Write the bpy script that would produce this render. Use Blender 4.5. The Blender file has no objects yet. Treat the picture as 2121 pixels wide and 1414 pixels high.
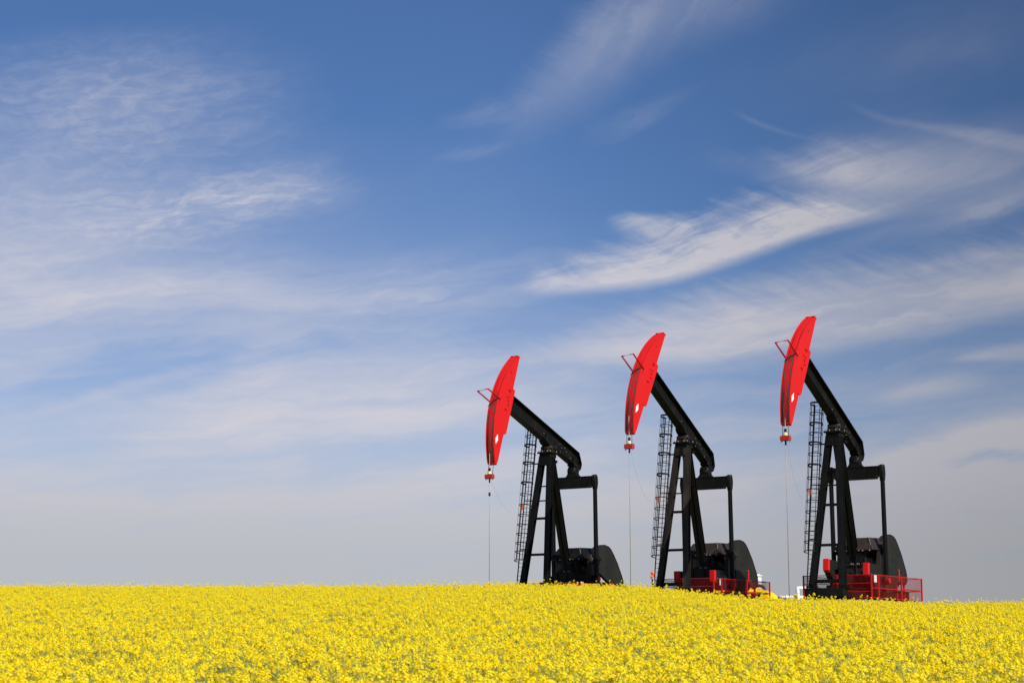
import bpy, bmesh, math, random
import numpy as np
from mathutils import Vector, Matrix

random.seed(7)
rng = np.random.default_rng(11)
scene = bpy.context.scene
C = scene.collection

# ------------------------------------------------------------------ camera
EYE = 2.4                                    # eye height above the ground at the camera
F_PX, PITCH = 3932.82, math.radians(9.47068)  # focal length in px of a 2121 px wide frame
cam_data = bpy.data.cameras.new("camera")
cam = bpy.data.objects.new("camera", cam_data)
C.objects.link(cam)
cam.location = (0, 0, EYE)
cam.rotation_euler = (math.radians(90) + PITCH, 0, 0)
cam_data.sensor_width = 36
cam_data.lens = F_PX / 2121 * 36
cam_data.clip_start = 0.5
cam_data.clip_end = 20000
cam_data.dof.use_dof = True
cam_data.dof.focus_distance = 118
cam_data.dof.aperture_fstop = 4.0
scene.camera = cam

# ------------------------------------------------------------------ light
SUN_EL, SUN_AZ = math.radians(42), math.radians(147)   # azimuth clockwise from +Y
sun_dir = Vector((math.sin(SUN_AZ) * math.cos(SUN_EL), math.cos(SUN_AZ) * math.cos(SUN_EL), math.sin(SUN_EL)))
sd = bpy.data.lights.new("sun", 'SUN')
sd.energy = 4.9
sd.angle = math.radians(0.5)
sd.color = (1.0, 0.95, 0.87)
sun = bpy.data.objects.new("sun", sd)
C.objects.link(sun)
sun.location = (30, -40, 60)
sun.rotation_euler = (-sun_dir).to_track_quat('-Z', 'Y').to_euler()

scene.view_settings.view_transform = 'Standard'
scene.view_settings.look = 'None'
scene.view_settings.exposure = 0.42
scene.view_settings.gamma = 1


def px_dir(u, v):
    """world direction seen at pixel u, v of the 2121 x 1414 frame"""
    f = Vector((0, math.cos(PITCH), math.sin(PITCH)))
    up = Vector((0, -math.sin(PITCH), math.cos(PITCH)))
    d = f * F_PX + Vector((1, 0, 0)) * (u - 1060.5) + up * (707 - v)
    return d.normalized()


KS = F_PX / 1000.0


def px_sky(u, v):
    """azimuth / elevation of that direction in units of roughly 1000 px"""
    d = px_dir(u, v)
    return (math.atan2(d.x, d.y) * KS, math.asin(d.z) * KS)


def build_world():
    w = bpy.data.worlds.new("World")
    scene.world = w
    w.use_nodes = True
    nt = w.node_tree
    nt.nodes.clear()
    N, L = nt.nodes.new, nt.links.new
    out = N('ShaderNodeOutputWorld')
    bg = N('ShaderNodeBackground')
    bg.inputs['Strength'].default_value = 0.0736
    L(bg.outputs[0], out.inputs['Surface'])
    sky = N('ShaderNodeTexSky')
    sky.sky_type = 'NISHITA'
    sky.sun_disc = False
    sky.sun_elevation = SUN_EL
    sky.sun_rotation = SUN_AZ
    sky.altitude = 900
    sky.air_density = 1.0
    sky.dust_density = 0.6
    sky.ozone_density = 2.0

    def val(x):
        return x

    def math_(op, a, b=None, clamp=False):
        n = N('ShaderNodeMath')
        n.operation = op
        n.use_clamp = clamp
        for k, q in enumerate((a, b)):
            if q is None:
                continue
            if isinstance(q, (int, float)):
                n.inputs[k].default_value = q
            else:
                L(q, n.inputs[k])
        return n.outputs[0]

    tc = N('ShaderNodeTexCoord')
    sep = N('ShaderNodeSeparateXYZ')
    L(tc.outputs['Generated'], sep.inputs[0])
    az = math_('MULTIPLY', math_('ARCTAN2', sep.outputs[0], sep.outputs[1]), KS)
    el = math_('MULTIPLY', math_('ARCSINE', sep.outputs[2]), KS)
    comb = N('ShaderNodeCombineXYZ')
    L(az, comb.inputs[0])
    L(el, comb.inputs[1])
    P = comb.outputs[0]

    def mapping(vec, loc=(0, 0), rot=0.0, scale=(1, 1), kind='TEXTURE'):
        n = N('ShaderNodeMapping')
        n.vector_type = kind
        n.inputs['Location'].default_value = (loc[0], loc[1], 0)
        n.inputs['Rotation'].default_value = (0, 0, math.radians(rot))
        n.inputs['Scale'].default_value = (scale[0], scale[1], 1)
        L(vec, n.inputs['Vector'])
        return n.outputs[0]

    def noise(vec, scale=1.0, detail=6, rough=0.55, dist=0.0, lac=2.0, off=0.0):
        n = N('ShaderNodeTexNoise')
        n.noise_dimensions = '3D'
        n.inputs['Scale'].default_value = scale
        n.inputs['Detail'].default_value = detail
        n.inputs['Roughness'].default_value = rough
        n.inputs['Lacunarity'].default_value = lac
        n.inputs['Distortion'].default_value = dist
        if off:
            m = N('ShaderNodeVectorMath')
            m.operation = 'ADD'
            m.inputs[1].default_value = (off, off * 0.7, off * 1.3)
            L(vec, m.inputs[0])
            vec = m.outputs[0]
        L(vec, n.inputs['Vector'])
        return n

    def ramp(x, a, b, lo=0.0, hi=1.0, smooth=True):
        n = N('ShaderNodeMapRange')
        n.interpolation_type = 'SMOOTHSTEP' if smooth else 'LINEAR'
        n.inputs['From Min'].default_value = a
        n.inputs['From Max'].default_value = b
        n.inputs['To Min'].default_value = lo
        n.inputs['To Max'].default_value = hi
        L(x, n.inputs['Value'])
        return n.outputs[0]

    # warped coordinates for ragged edges
    wn = noise(mapping(P, rot=14, scale=(0.30, 0.10)), 1.0, 5, 0.6)
    wv = N('ShaderNodeVectorMath'); wv.operation = 'SUBTRACT'
    L(wn.outputs['Color'], wv.inputs[0]); wv.inputs[1].default_value = (0.5, 0.5, 0.5)
    ws = N('ShaderNodeVectorMath'); ws.operation = 'MULTIPLY'
    L(wv.outputs[0], ws.inputs[0]); ws.inputs[1].default_value = (0.20, 0.10, 0.0)
    wa = N('ShaderNodeVectorMath'); wa.operation = 'ADD'
    L(P, wa.inputs[0]); L(ws.outputs[0], wa.inputs[1])
    W = wa.outputs[0]

    # streak textures
    st_a = noise(mapping(W, rot=17, scale=(0.42, 0.045)), 1.0, 8, 0.62).outputs['Fac']           # long cirrus fibres rising right
    st_b = noise(mapping(W, rot=6, scale=(0.55, 0.07)), 1.0, 7, 0.6, off=3.1).outputs['Fac']     # flat veil bands
    st_c = noise(mapping(W, rot=58, scale=(0.35, 0.06)), 1.0, 8, 0.6, off=7.7).outputs['Fac']     # steep wisps
    st_r = noise(mapping(W, rot=9, scale=(0.062, 0.017)), 1.0, 5, 0.62, dist=0.25, off=5.3).outputs['Fac']    # ripples
    st_l = noise(mapping(W, rot=25, scale=(0.5, 0.28)), 1.0, 5, 0.55, off=9.2).outputs['Fac']    # large patches
    st_f = noise(mapping(P, rot=-24, scale=(0.16, 0.035)), 1.0, 7, 0.62, dist=0.4, off=2.2).outputs['Fac']   # feather fringe
    st_h = noise(mapping(W, rot=15, scale=(0.20, 0.020)), 1.0, 8, 0.66, off=4.4).outputs['Fac']   # fine fibres
    fh = ramp(math_('ADD', math_('MULTIPLY', st_h, 0.84), math_('MULTIPLY', st_f, 0.16)), 0.32, 0.66)
    fa = ramp(st_a, 0.34, 0.72)
    fb = ramp(st_b, 0.32, 0.70)
    fc = ramp(st_c, 0.36, 0.72)
    fr = ramp(st_r, 0.32, 0.80)
    fl = ramp(st_l, 0.34, 0.66)

    def blob(u, v, hu, hv, rot, soft=0.0, src=None):
        """1 in the middle, 0 outside an ellipse of half axes hu, hv px"""
        c = px_sky(u, v)
        m = mapping(src or W, loc=c, rot=rot, scale=(hu / 1000, hv / 1000))
        ln = N('ShaderNodeVectorMath'); ln.operation = 'LENGTH'
        L(m, ln.inputs[0])
        return ramp(ln.outputs['Value'], 1.0, soft)

    total = None

    def add(x):
        nonlocal total
        total = x if total is None else math_('ADD', total, x)

    def layer(mask, tex, wgt, floor=0.0):
        t = math_('ADD', math_('MULTIPLY', tex, 1.0 - floor), floor) if tex is not None else None
        q = math_('MULTIPLY', mask, wgt)
        add(math_('MULTIPLY', q, t) if t is not None else q)

    # ribbons: clouds between a lower and an upper edge, both curves over azimuth
    A0, A1 = px_sky(-300, 707)[0], px_sky(2420, 707)[0]
    E0, E1 = px_sky(1060, 1400)[1], px_sky(1060, -300)[1]
    an = math_('DIVIDE', math_('SUBTRACT', az, A0), A1 - A0)

    def edge(points):
        n = N('ShaderNodeFloatCurve')
        c = n.mapping.curves[0]
        pts = []
        for (u, v) in points:
            p = px_sky(u, v)
            pts.append(((p[0] - A0) / (A1 - A0), (p[1] - E0) / (E1 - E0)))
        pts.sort()
        c.points[0].location = pts[0]
        c.points[1].location = pts[-1]
        for p in pts[1:-1]:
            c.points.new(*p)
        n.mapping.use_clip = False
        n.mapping.update()
        L(an, n.inputs['Value'])
        return math_('ADD', math_('MULTIPLY', n.outputs[0], E1 - E0), E0)

    feather = math_('SUBTRACT', st_f, 0.5)

    def ribbon(lo, hi, soft_lo, soft_hi, ragged, ends, tex, wgt, floor):
        lo_e, hi_e = edge(lo), edge(hi)
        rag = math_('MULTIPLY', feather, ragged / 1000)
        top = math_('ADD', hi_e, rag)
        bot = math_('ADD', lo_e, math_('MULTIPLY', rag, 0.25))
        d0 = math_('SUBTRACT', el, bot)
        d1 = math_('SUBTRACT', top, el)
        m = math_('MULTIPLY', ramp(d0, -soft_lo / 2000, soft_lo / 1000), ramp(d1, -soft_hi / 3000, soft_hi / 1000))
        e_l, e_r, sl, sr = ends
        m = math_('MULTIPLY', m, ramp(az, px_sky(e_l, 600)[0], px_sky(e_l + sl, 600)[0]))
        m = math_('MULTIPLY', m, ramp(az, px_sky(e_r, 600)[0], px_sky(e_r - sr, 600)[0]))
        layer(m, tex, wgt, floor)

    texs = dict(h=fh, a=fa, b=fb, c=fc, r=fr, l=fl, n=None)
    for b in SKY_BLOBS:
        (u, v, hu, hv, rot, soft, tex, wgt, floor) = b
        layer(blob(u, v, hu, hv, rot, soft), texs[tex], wgt, floor)
    for b in SKY_RIBBONS:
        (lo, hi, s0, s1, rg, ends, tex, wgt, floor) = b
        ribbon(lo, hi, s0, s1, rg, ends, texs[tex], wgt, floor)

    # veil that thickens towards the horizon
    e0 = px_sky(1060, 1250)[1]
    e1 = px_sky(1060, 420)[1]
    e2 = px_sky(1060, 880)[1]
    veil = ramp(el, e1, e2)
    layer(veil, fb, 0.42, 0.5)
    haze = ramp(el, px_sky(1060, 750)[1], px_sky(1060, 1130)[1])
    layer(haze, fb, 0.80, 0.80)

    dens = math_('MINIMUM', math_('MAXIMUM', total, 0.0), 0.97)
    cc = N('ShaderNodeMix'); cc.data_type = 'RGBA'
    # bright white cirrus high up, greyer murk close to the horizon
    cc.inputs['A'].default_value = CLOUD_LOW
    cc.inputs['B'].default_value = CLOUD_HIGH
    L(ramp(el, px_sky(1060, 1200)[1], px_sky(1060, 860)[1]), cc.inputs['Factor'])
    tint = N('ShaderNodeMix'); tint.data_type = 'RGBA'; tint.blend_type = 'MULTIPLY'
    tint.inputs['Factor'].default_value = 1.0
    L(sky.outputs[0], tint.inputs['A'])
    tint.inputs['B'].default_value = SKY_TINT
    mx = N('ShaderNodeMix'); mx.data_type = 'RGBA'
    L(dens, mx.inputs['Factor'])
    L(tint.outputs['Result'], mx.inputs['A'])
    L(cc.outputs['Result'], mx.inputs['B'])
    # the sky dims away from the sun's side, towards the right
    dim = N('ShaderNodeVectorMath'); dim.operation = 'SCALE'
    L(mx.outputs['Result'], dim.inputs[0])
    L(ramp(az, px_sky(900, 707)[0], px_sky(2300, 707)[0], 1.0, 0.68), dim.inputs['Scale'])
    L(dim.outputs[0], bg.inputs['Color'])


SKY_TINT = (0.50, 0.665, 0.915, 1)
CLOUD_HIGH = (6.35, 6.25, 6.90, 1)
CLOUD_LOW = (5.05, 5.12, 5.52, 1)
# u, v, half length, half height, tilt, softness (inner radius), texture, weight, floor
SKY_BLOBS = [
    # mottled cirrocumulus at the left
    (-60, 600, 560, 330, 10, 0.1, 'b', 0.46, 0.62),
    (140, 430, 660, 320, 10, 0.0, 'r', 0.44, 0.55),
    (230, 200, 520, 170, 6, 0.0, 'r', 0.38, 0.45),
    (560, 385, 240, 80, 6, 0.0, 'r', 0.48, 0.40),
    (380, 440, 330, 110, 10, 0.0, 'r', 0.36, 0.25),
    (420, 610, 560, 130, 4, 0.0, 'b', 0.50, 0.35),
    (880, 610, 420, 110, 10, 0.0, 'b', 0.40, 0.15),
    # faint wisps
    (1010, 235, 140, 40, 14, 0.0, 'a', 0.16, 0.2),
    (980, 325, 120, 20, 14, 0.0, 'a', 0.12, 0.4),
    (1330, 240, 170, 30, 24, 0.0, 'a', 0.12, 0.5),
    (1950, 370, 330, 110, 6, 0.0, 'a', 0.30, 0.45),
    (2060, 430, 220, 36, 14, 0.0, 'a', 0.26, 0.3),
    (1880, 480, 330, 60, 12, 0.0, 'b', 0.22, 0.3),
    (2121, 60, 700, 130, 8, 0.0, 'l', 0.14, 0.3),
    (1980, 350, 460, 170, 0, 0.0, 'l', 0.30, 0.60),
    (700, 560, 800, 340, 4, 0.0, 'l', 0.16, 0.6),
    # clearer gaps
    (150, 765, 330, 40, 14, 0.0, 'n', -0.08, 0),
    (440, 722, 260, 60, 6, 0.0, 'b', 0.10, 0.5),
    (2060, 955, 170, 26, 2, 0.0, 'n', -0.50, 0),
    (1760, 870, 220, 46, 14, 0.0, 'n', -0.12, 0),
]
# lower edge, upper edge, softness of both, raggedness, ends (left, right, fades), texture, weight, floor
SKY_RIBBONS = [
    # the bright wing: dense lower band, feathery upper side, one lobe
    ([(1000, 622), (1070, 613), (1200, 604), (1400, 583), (1500, 553), (1650, 500), (1750, 470), (1900, 436)],
     [(1000, 616), (1070, 600), (1130, 576), (1200, 562), (1300, 532), (1400, 505), (1500, 470), (1600, 432), (1700, 412), (1800, 415), (1900, 430)],
     26, 70, 40, (1010, 1960, 160, 160), 'h', 1.18, 0.66),
    ([(1000, 620), (1070, 608), (1200, 590), (1400, 560), (1500, 530), (1650, 480), (1900, 430)],
     [(1000, 600), (1070, 572), (1120, 535), (1200, 520), (1280, 492), (1350, 470), (1440, 440), (1480, 410), (1560, 396), (1700, 402), (1900, 420)],
     40, 50, 90, (1040, 1900, 120, 200), 'h', 0.56, 0.22),
    ([(1230, 470), (1300, 482), (1360, 492), (1480, 510)], [(1230, 452), (1290, 438), (1350, 438), (1410, 444), (1480, 478)],
     34, 20, 34, (1245, 1470, 60, 60), 'h', 0.62, 0.40),
    # feathers above it
    ([(1380, 330), (1500, 345), (1620, 380), (1760, 402), (1830, 400), (1960, 385)],
     [(1380, 318), (1500, 322), (1560, 330), (1640, 322), (1700, 290), (1800, 288), (1960, 300)],
     50, 80, 70, (1380, 1980, 240, 240), 'h', 0.70, 0.46),
    # wide wisp at the top
    ([(900, 330), (1000, 300), (1110, 262), (1230, 205), (1330, 130), (1420, 80), (1550, 40), (1750, 0)],
     [(900, 262), (1000, 238), (1060, 190), (1130, 105), (1200, 20), (1280, -60), (1550, -120), (1750, -150)],
     120, 150, 110, (930, 1750, 200, 300), 'c', 0.42, 0.62),
    # two thin arcs
    ([(1500, 236), (1530, 245), (1570, 262), (1640, 284), (1730, 302)], [(1500, 216), (1530, 228), (1570, 248), (1640, 272), (1730, 288)],
     8, 9, 6, (1515, 1740, 60, 120), 'n', 0.10, 0),
    ([(1730, 215), (1760, 228), (1820, 250), (1900, 268), (2000, 292), (2150, 326)], [(1730, 196), (1760, 208), (1820, 234), (1900, 248), (2000, 258), (2150, 284)],
     14, 14, 16, (1735, 2500, 160, 10), 'a', 0.28, 0.5),
    # pale sheet rising to the right
    ([(800, 830), (1000, 800), (1300, 765), (1500, 752), (1650, 735), (1900, 690), (2150, 640)],
     [(800, 760), (1000, 720), (1300, 640), (1500, 585), (1700, 545), (1900, 522), (2150, 480)],
     60, 90, 90, (950, 2600, 500, 10), 'b', 0.90, 0.52),
    ([(1850, 756), (2000, 750), (2150, 748)], [(1850, 742), (2000, 722), (2150, 698)], 10, 20, 20, (1900, 2500, 140, 10), 'a', 0.42, 0.5),
    ([(1750, 842), (1900, 826), (2080, 800)], [(1750, 822), (1900, 778), (2080, 762)], 24, 34, 20, (1770, 2080, 110, 130), 'a', 0.44, 0.5),
    ([(1500, 1080), (1800, 1040), (2150, 1010)], [(1500, 990), (1780, 955), (1830, 930), (1950, 888), (2050, 860), (2150, 842)], 120, 40, 30, (1640, 2600, 280, 10), 'b', 0.55, 0.7),
    # streak and sheet at the lower left
    ([(-100, 880), (100, 858), (230, 822), (350, 792), (480, 752), (560, 742)], [(-100, 868), (100, 838), (230, 792), (350, 762), (480, 736), (560, 728)], 20, 26, 16, (-200, 560, 100, 120), 'a', 0.34, 0.5),
    ([(-200, 915), (200, 910), (330, 935), (560, 932), (640, 906), (760, 908), (1000, 900), (1300, 880)],
     [(-200, 870), (100, 838), (250, 800), (400, 772), (560, 700), (800, 690), (1000, 690), (1300, 720)],
     80, 90, 50, (-300, 1350, 50, 450), 'b', 0.46, 0.65),
]
build_world()


# ------------------------------------------------------------------ materials
def new_mat(name):
    m = bpy.data.materials.new(name)
    m.use_nodes = True
    nt = m.node_tree
    b = nt.nodes['Principled BSDF']
    return m, nt, b


def paint(name, col, rough=0.45, col2=None, scale=3.0, lo=0.45, hi=0.75, bump=0.02, spec=0.5, metal=0.0):
    m, nt, b = new_mat(name)
    N, L = nt.nodes.new, nt.links.new
    tc = N('ShaderNodeTexCoord')
    nz = N('ShaderNodeTexNoise')
    nz.inputs['Scale'].default_value = scale
    nz.inputs['Detail'].default_value = 8
    nz.inputs['Roughness'].default_value = 0.65
    mp = N('ShaderNodeMapping'); mp.inputs['Scale'].default_value = (1, 1, 0.35)
    L(tc.outputs['Object'], mp.inputs[0]); L(mp.outputs[0], nz.inputs['Vector'])
    mr = N('ShaderNodeMapRange')
    mr.inputs['From Min'].default_value = lo; mr.inputs['From Max'].default_value = hi
    L(nz.outputs['Fac'], mr.inputs['Value'])
    mix = N('ShaderNodeMix'); mix.data_type = 'RGBA'
    c2 = col2 or tuple(min(1, c * 0.75) for c in col)
    mix.inputs['A'].default_value = (*col, 1)
    mix.inputs['B'].default_value = (*c2, 1)
    L(mr.outputs[0], mix.inputs['Factor'])
    L(mix.outputs['Result'], b.inputs['Base Color'])
    rr = N('ShaderNodeMapRange')
    rr.inputs['To Min'].default_value = max(0.05, rough - 0.1); rr.inputs['To Max'].default_value = min(1, rough + 0.2)
    L(nz.outputs['Fac'], rr.inputs['Value']); L(rr.outputs[0], b.inputs['Roughness'])
    b.inputs['Specular IOR Level'].default_value = spec
    b.inputs['Metallic'].default_value = metal
    if bump:
        n2 = N('ShaderNodeTexNoise'); n2.inputs['Scale'].default_value = 14
        n2.inputs['Detail'].default_value = 4
        L(tc.outputs['Object'], n2.inputs['Vector'])
        bp = N('ShaderNodeBump'); bp.inputs['Strength'].default_value = 0.25; bp.inputs['Distance'].default_value = bump
        L(n2.outputs['Fac'], bp.inputs['Height']); L(bp.outputs[0], b.inputs['Normal'])
    return m


M_BLACK = paint('black_paint', (0.0028, 0.0028, 0.0032), 0.5, (0.013, 0.010, 0.008), 1.6, 0.5, 0.8, spec=0.2)
M_BLACK_FADED = paint('faded_black_paint', (0.012, 0.009, 0.007), 0.55, (0.045, 0.033, 0.025), 1.3, 0.45, 0.75, spec=0.3)
M_BROWN_BLACK = paint('sunlit_brown_black_paint', (0.026, 0.018, 0.016), 0.5, (0.010, 0.008, 0.007), 2.0, spec=0.3)  # sunlit look of crank arms and gear covers, put into the colour as brown
M_GUARD = paint('dark_grey_green_paint', (0.008, 0.0085, 0.0075), 0.6, (0.016, 0.015, 0.012), 1.2, spec=0.3)
M_RED = paint('bright_red_paint', (0.56, 0.008, 0.008), 0.45, (0.50, 0.008, 0.008), 0.7, 0.4, 0.75, bump=0.008, spec=0.25)
M_RED_FENCE = paint('fence_red_paint', (0.40, 0.009, 0.009), 0.55, (0.30, 0.009, 0.009), 2.5, bump=0, spec=0.2)
M_RED_MESH = paint('mesh_red_paint', (0.26, 0.009, 0.009), 0.6, (0.2, 0.009, 0.009), 2.5, bump=0, spec=0.15)
M_RED_CARRIER = paint('dull_red_paint', (0.42, 0.018, 0.015), 0.5, (0.10, 0.012, 0.010), 9.0, bump=0.01)
M_STEEL = paint('galvanised_steel', (0.40, 0.40, 0.40), 0.35, (0.22, 0.21, 0.2), 6, metal=0.8, bump=0)
M_BOLT = paint('bolt_metal', (0.30, 0.25, 0.20), 0.45, (0.10, 0.08, 0.06), 9, metal=0.4, bump=0)
M_ROD = paint('polished_steel', (0.32, 0.29, 0.25), 0.6, (0.18, 0.15, 0.12), 3, metal=0.2, bump=0)
M_CABLE = paint('greasy_wire_rope', (0.03, 0.026, 0.022), 0.5, (0.08, 0.07, 0.06), 20, bump=0)
M_THIN_WIRE = paint('grey_wire', (0.45, 0.45, 0.45), 0.5, bump=0)
M_CELL = paint('cream_load_cell', (0.72, 0.62, 0.34), 0.4, (0.5, 0.4, 0.2), 8, bump=0)
M_WHITE = paint('white_paint', (0.78, 0.78, 0.76), 0.5, (0.62, 0.62, 0.60), 3, bump=0.004)
M_STICKER = paint('white_sticker', (0.85, 0.85, 0.85), 0.4, (0.8, 0.8, 0.8), 3, bump=0)
M_YELLOW = paint('yellow_fibreglass', (0.88, 0.52, 0.004), 0.5, (0.80, 0.42, 0.004), 1.2, bump=0.004, spec=0.15)
M_RED_THIN = paint('red_rod_paint', (0.72, 0.012, 0.012), 0.5, (0.6, 0.012, 0.012), 3, bump=0, spec=0.2)
M_ORANGE = paint('orange_plastic', (0.86, 0.10, 0.015), 0.3, (0.8, 0.09, 0.012), 2, bump=0)
M_CLOTH = paint('orange_cloth', (0.75, 0.13, 0.05), 0.8, (0.6, 0.1, 0.04), 4, bump=0.01)
M_RUBBER = paint('black_rubber', (0.025, 0.018, 0.02), 0.7, (0.05, 0.035, 0.035), 3)
M_RUST = paint('rusty_iron', (0.10, 0.05, 0.03), 0.7, (0.04, 0.025, 0.02), 5)


def grease_mat():
    """rope grooves of the horse head: red paint rubbed and smeared with grease, worse low down"""
    m, nt, b = new_mat('greasy_red_paint')
    N, L = nt.nodes.new, nt.links.new
    tc = N('ShaderNodeTexCoord')
    sp = N('ShaderNodeSeparateXYZ'); L(tc.outputs['Object'], sp.inputs[0])
    mp = N('ShaderNodeMapping'); mp.inputs['Scale'].default_value = (9, 1.2, 0.55)
    L(tc.outputs['Object'], mp.inputs[0])
    nz = N('ShaderNodeTexNoise'); nz.inputs['Scale'].default_value = 1.7; nz.inputs['Detail'].default_value = 8
    nz.inputs['Roughness'].default_value = 0.6
    L(mp.outputs[0], nz.inputs['Vector'])
    low = N('ShaderNodeMapRange'); low.inputs['From Min'].default_value = 1.0; low.inputs['From Max'].default_value = -4.2
    low.inputs['To Min'].default_value = -0.02; low.inputs['To Max'].default_value = 0.34
    L(sp.outputs[2], low.inputs['Value'])
    ab = N('ShaderNodeMath'); ab.operation = 'ABSOLUTE'
    sh = N('ShaderNodeMath'); sh.operation = 'SUBTRACT'; sh.inputs[1].default_value = -0.05
    L(sp.outputs[2], sh.inputs[0]); L(sh.outputs[0], ab.inputs[0])
    tie = N('ShaderNodeMapRange'); tie.inputs['From Min'].default_value = 1.0; tie.inputs['From Max'].default_value = 0.1
    tie.inputs['To Min'].default_value = 0.0; tie.inputs['To Max'].default_value = 0.24
    L(ab.outputs[0], tie.inputs['Value'])
    mxx = N('ShaderNodeMath'); mxx.operation = 'MAXIMUM'
    L(low.outputs[0], mxx.inputs[0]); L(tie.outputs[0], mxx.inputs[1])
    ad = N('ShaderNodeMath'); ad.operation = 'ADD'
    L(nz.outputs['Fac'], ad.inputs[0]); L(mxx.outputs[0], ad.inputs[1])
    mr = N('ShaderNodeMapRange'); mr.inputs['From Min'].default_value = 0.56; mr.inputs['From Max'].default_value = 0.86
    L(ad.outputs[0], mr.inputs['Value'])
    mix = N('ShaderNodeMix'); mix.data_type = 'RGBA'
    mix.inputs['A'].default_value = (0.54, 0.008, 0.008, 1); mix.inputs['B'].default_value = (0.10, 0.012, 0.010, 1)
    L(mr.outputs[0], mix.inputs['Factor']); L(mix.outputs['Result'], b.inputs['Base Color'])
    b.inputs['Roughness'].default_value = 0.4
    return m


M_GREASE = grease_mat()
M_GROOVE = paint('shaded_worn_rope_groove', (0.16, 0.012, 0.011), 0.5, (0.45, 0.010, 0.010), 2.2, 0.42, 0.7, bump=0, spec=0.2)  # dark tone paints in the channel's shade along with its dirt and wear


def petal_mat():
    m, nt, b = new_mat('canola_petals')
    N, L = nt.nodes.new, nt.links.new
    nt.nodes.remove(b)
    out = nt.nodes['Material Output']
    oi = N('ShaderNodeObjectInfo')
    cr = N('ShaderNodeMix'); cr.data_type = 'RGBA'
    cr.inputs['A'].default_value = (0.97, 0.715, 0.011, 1); cr.inputs['B'].default_value = (0.96, 0.82, 0.030, 1)
    L(oi.outputs['Random'], cr.inputs['Factor'])
    d = N('ShaderNodeBsdfDiffuse'); t = N('ShaderNodeBsdfTranslucent')
    L(cr.outputs['Result'], d.inputs['Color']); L(cr.outputs['Result'], t.inputs['Color'])
    mx = N('ShaderNodeMixShader'); mx.inputs[0].default_value = 0.38
    L(d.outputs[0], mx.inputs[1]); L(t.outputs[0], mx.inputs[2])
    L(mx.outputs[0], out.inputs['Surface'])
    return m


def leaf_mat(name, a, b_, tr=0.3):
    m, nt, b = new_mat(name)
    N, L = nt.nodes.new, nt.links.new
    nt.nodes.remove(b)
    out = nt.nodes['Material Output']
    oi = N('ShaderNodeObjectInfo')
    cr = N('ShaderNodeMix'); cr.data_type = 'RGBA'
    cr.inputs['A'].default_value = (*a, 1); cr.inputs['B'].default_value = (*b_, 1)
    L(oi.outputs['Random'], cr.inputs['Factor'])
    d = N('ShaderNodeBsdfDiffuse'); t = N('ShaderNodeBsdfTranslucent')
    L(cr.outputs['Result'], d.inputs['Color']); L(cr.outputs['Result'], t.inputs['Color'])
    mx = N('ShaderNodeMixShader'); mx.inputs[0].default_value = tr
    L(d.outputs[0], mx.inputs[1]); L(t.outputs[0], mx.inputs[2])
    L(mx.outputs[0], out.inputs['Surface'])
    return m


M_PETAL = petal_mat()
M_STEM = leaf_mat('canola_stems', (0.38, 0.42, 0.12), (0.48, 0.49, 0.15), 0.4)
M_LEAF = leaf_mat('canola_leaves', (0.28, 0.34, 0.13), (0.36, 0.40, 0.17), 0.45)
M_BUD = leaf_mat('canola_buds', (0.42, 0.42, 0.05), (0.5, 0.46, 0.05), 0.2)


def ground_mat():
    m, nt, b = new_mat('field_soil')
    N, L = nt.nodes.new, nt.links.new
    tc = N('ShaderNodeTexCoord')
    nz = N('ShaderNodeTexNoise'); nz.inputs['Scale'].default_value = 0.9; nz.inputs['Detail'].default_value = 10
    L(tc.outputs['Object'], nz.inputs['Vector'])
    mix = N('ShaderNodeMix'); mix.data_type = 'RGBA'
    mix.inputs['A'].default_value = (0.17, 0.20, 0.08, 1); mix.inputs['B'].default_value = (0.22, 0.20, 0.12, 1)
    mr = N('ShaderNodeMapRange'); mr.inputs['From Min'].default_value = 0.35; mr.inputs['From Max'].default_value = 0.7
    L(nz.outputs['Fac'], mr.inputs['Value']); L(mr.outputs[0], mix.inputs['Factor'])
    L(mix.outputs['Result'], b.inputs['Base Color'])
    b.inputs['Roughness'].default_value = 0.95
    return m


M_GROUND = ground_mat()


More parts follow.
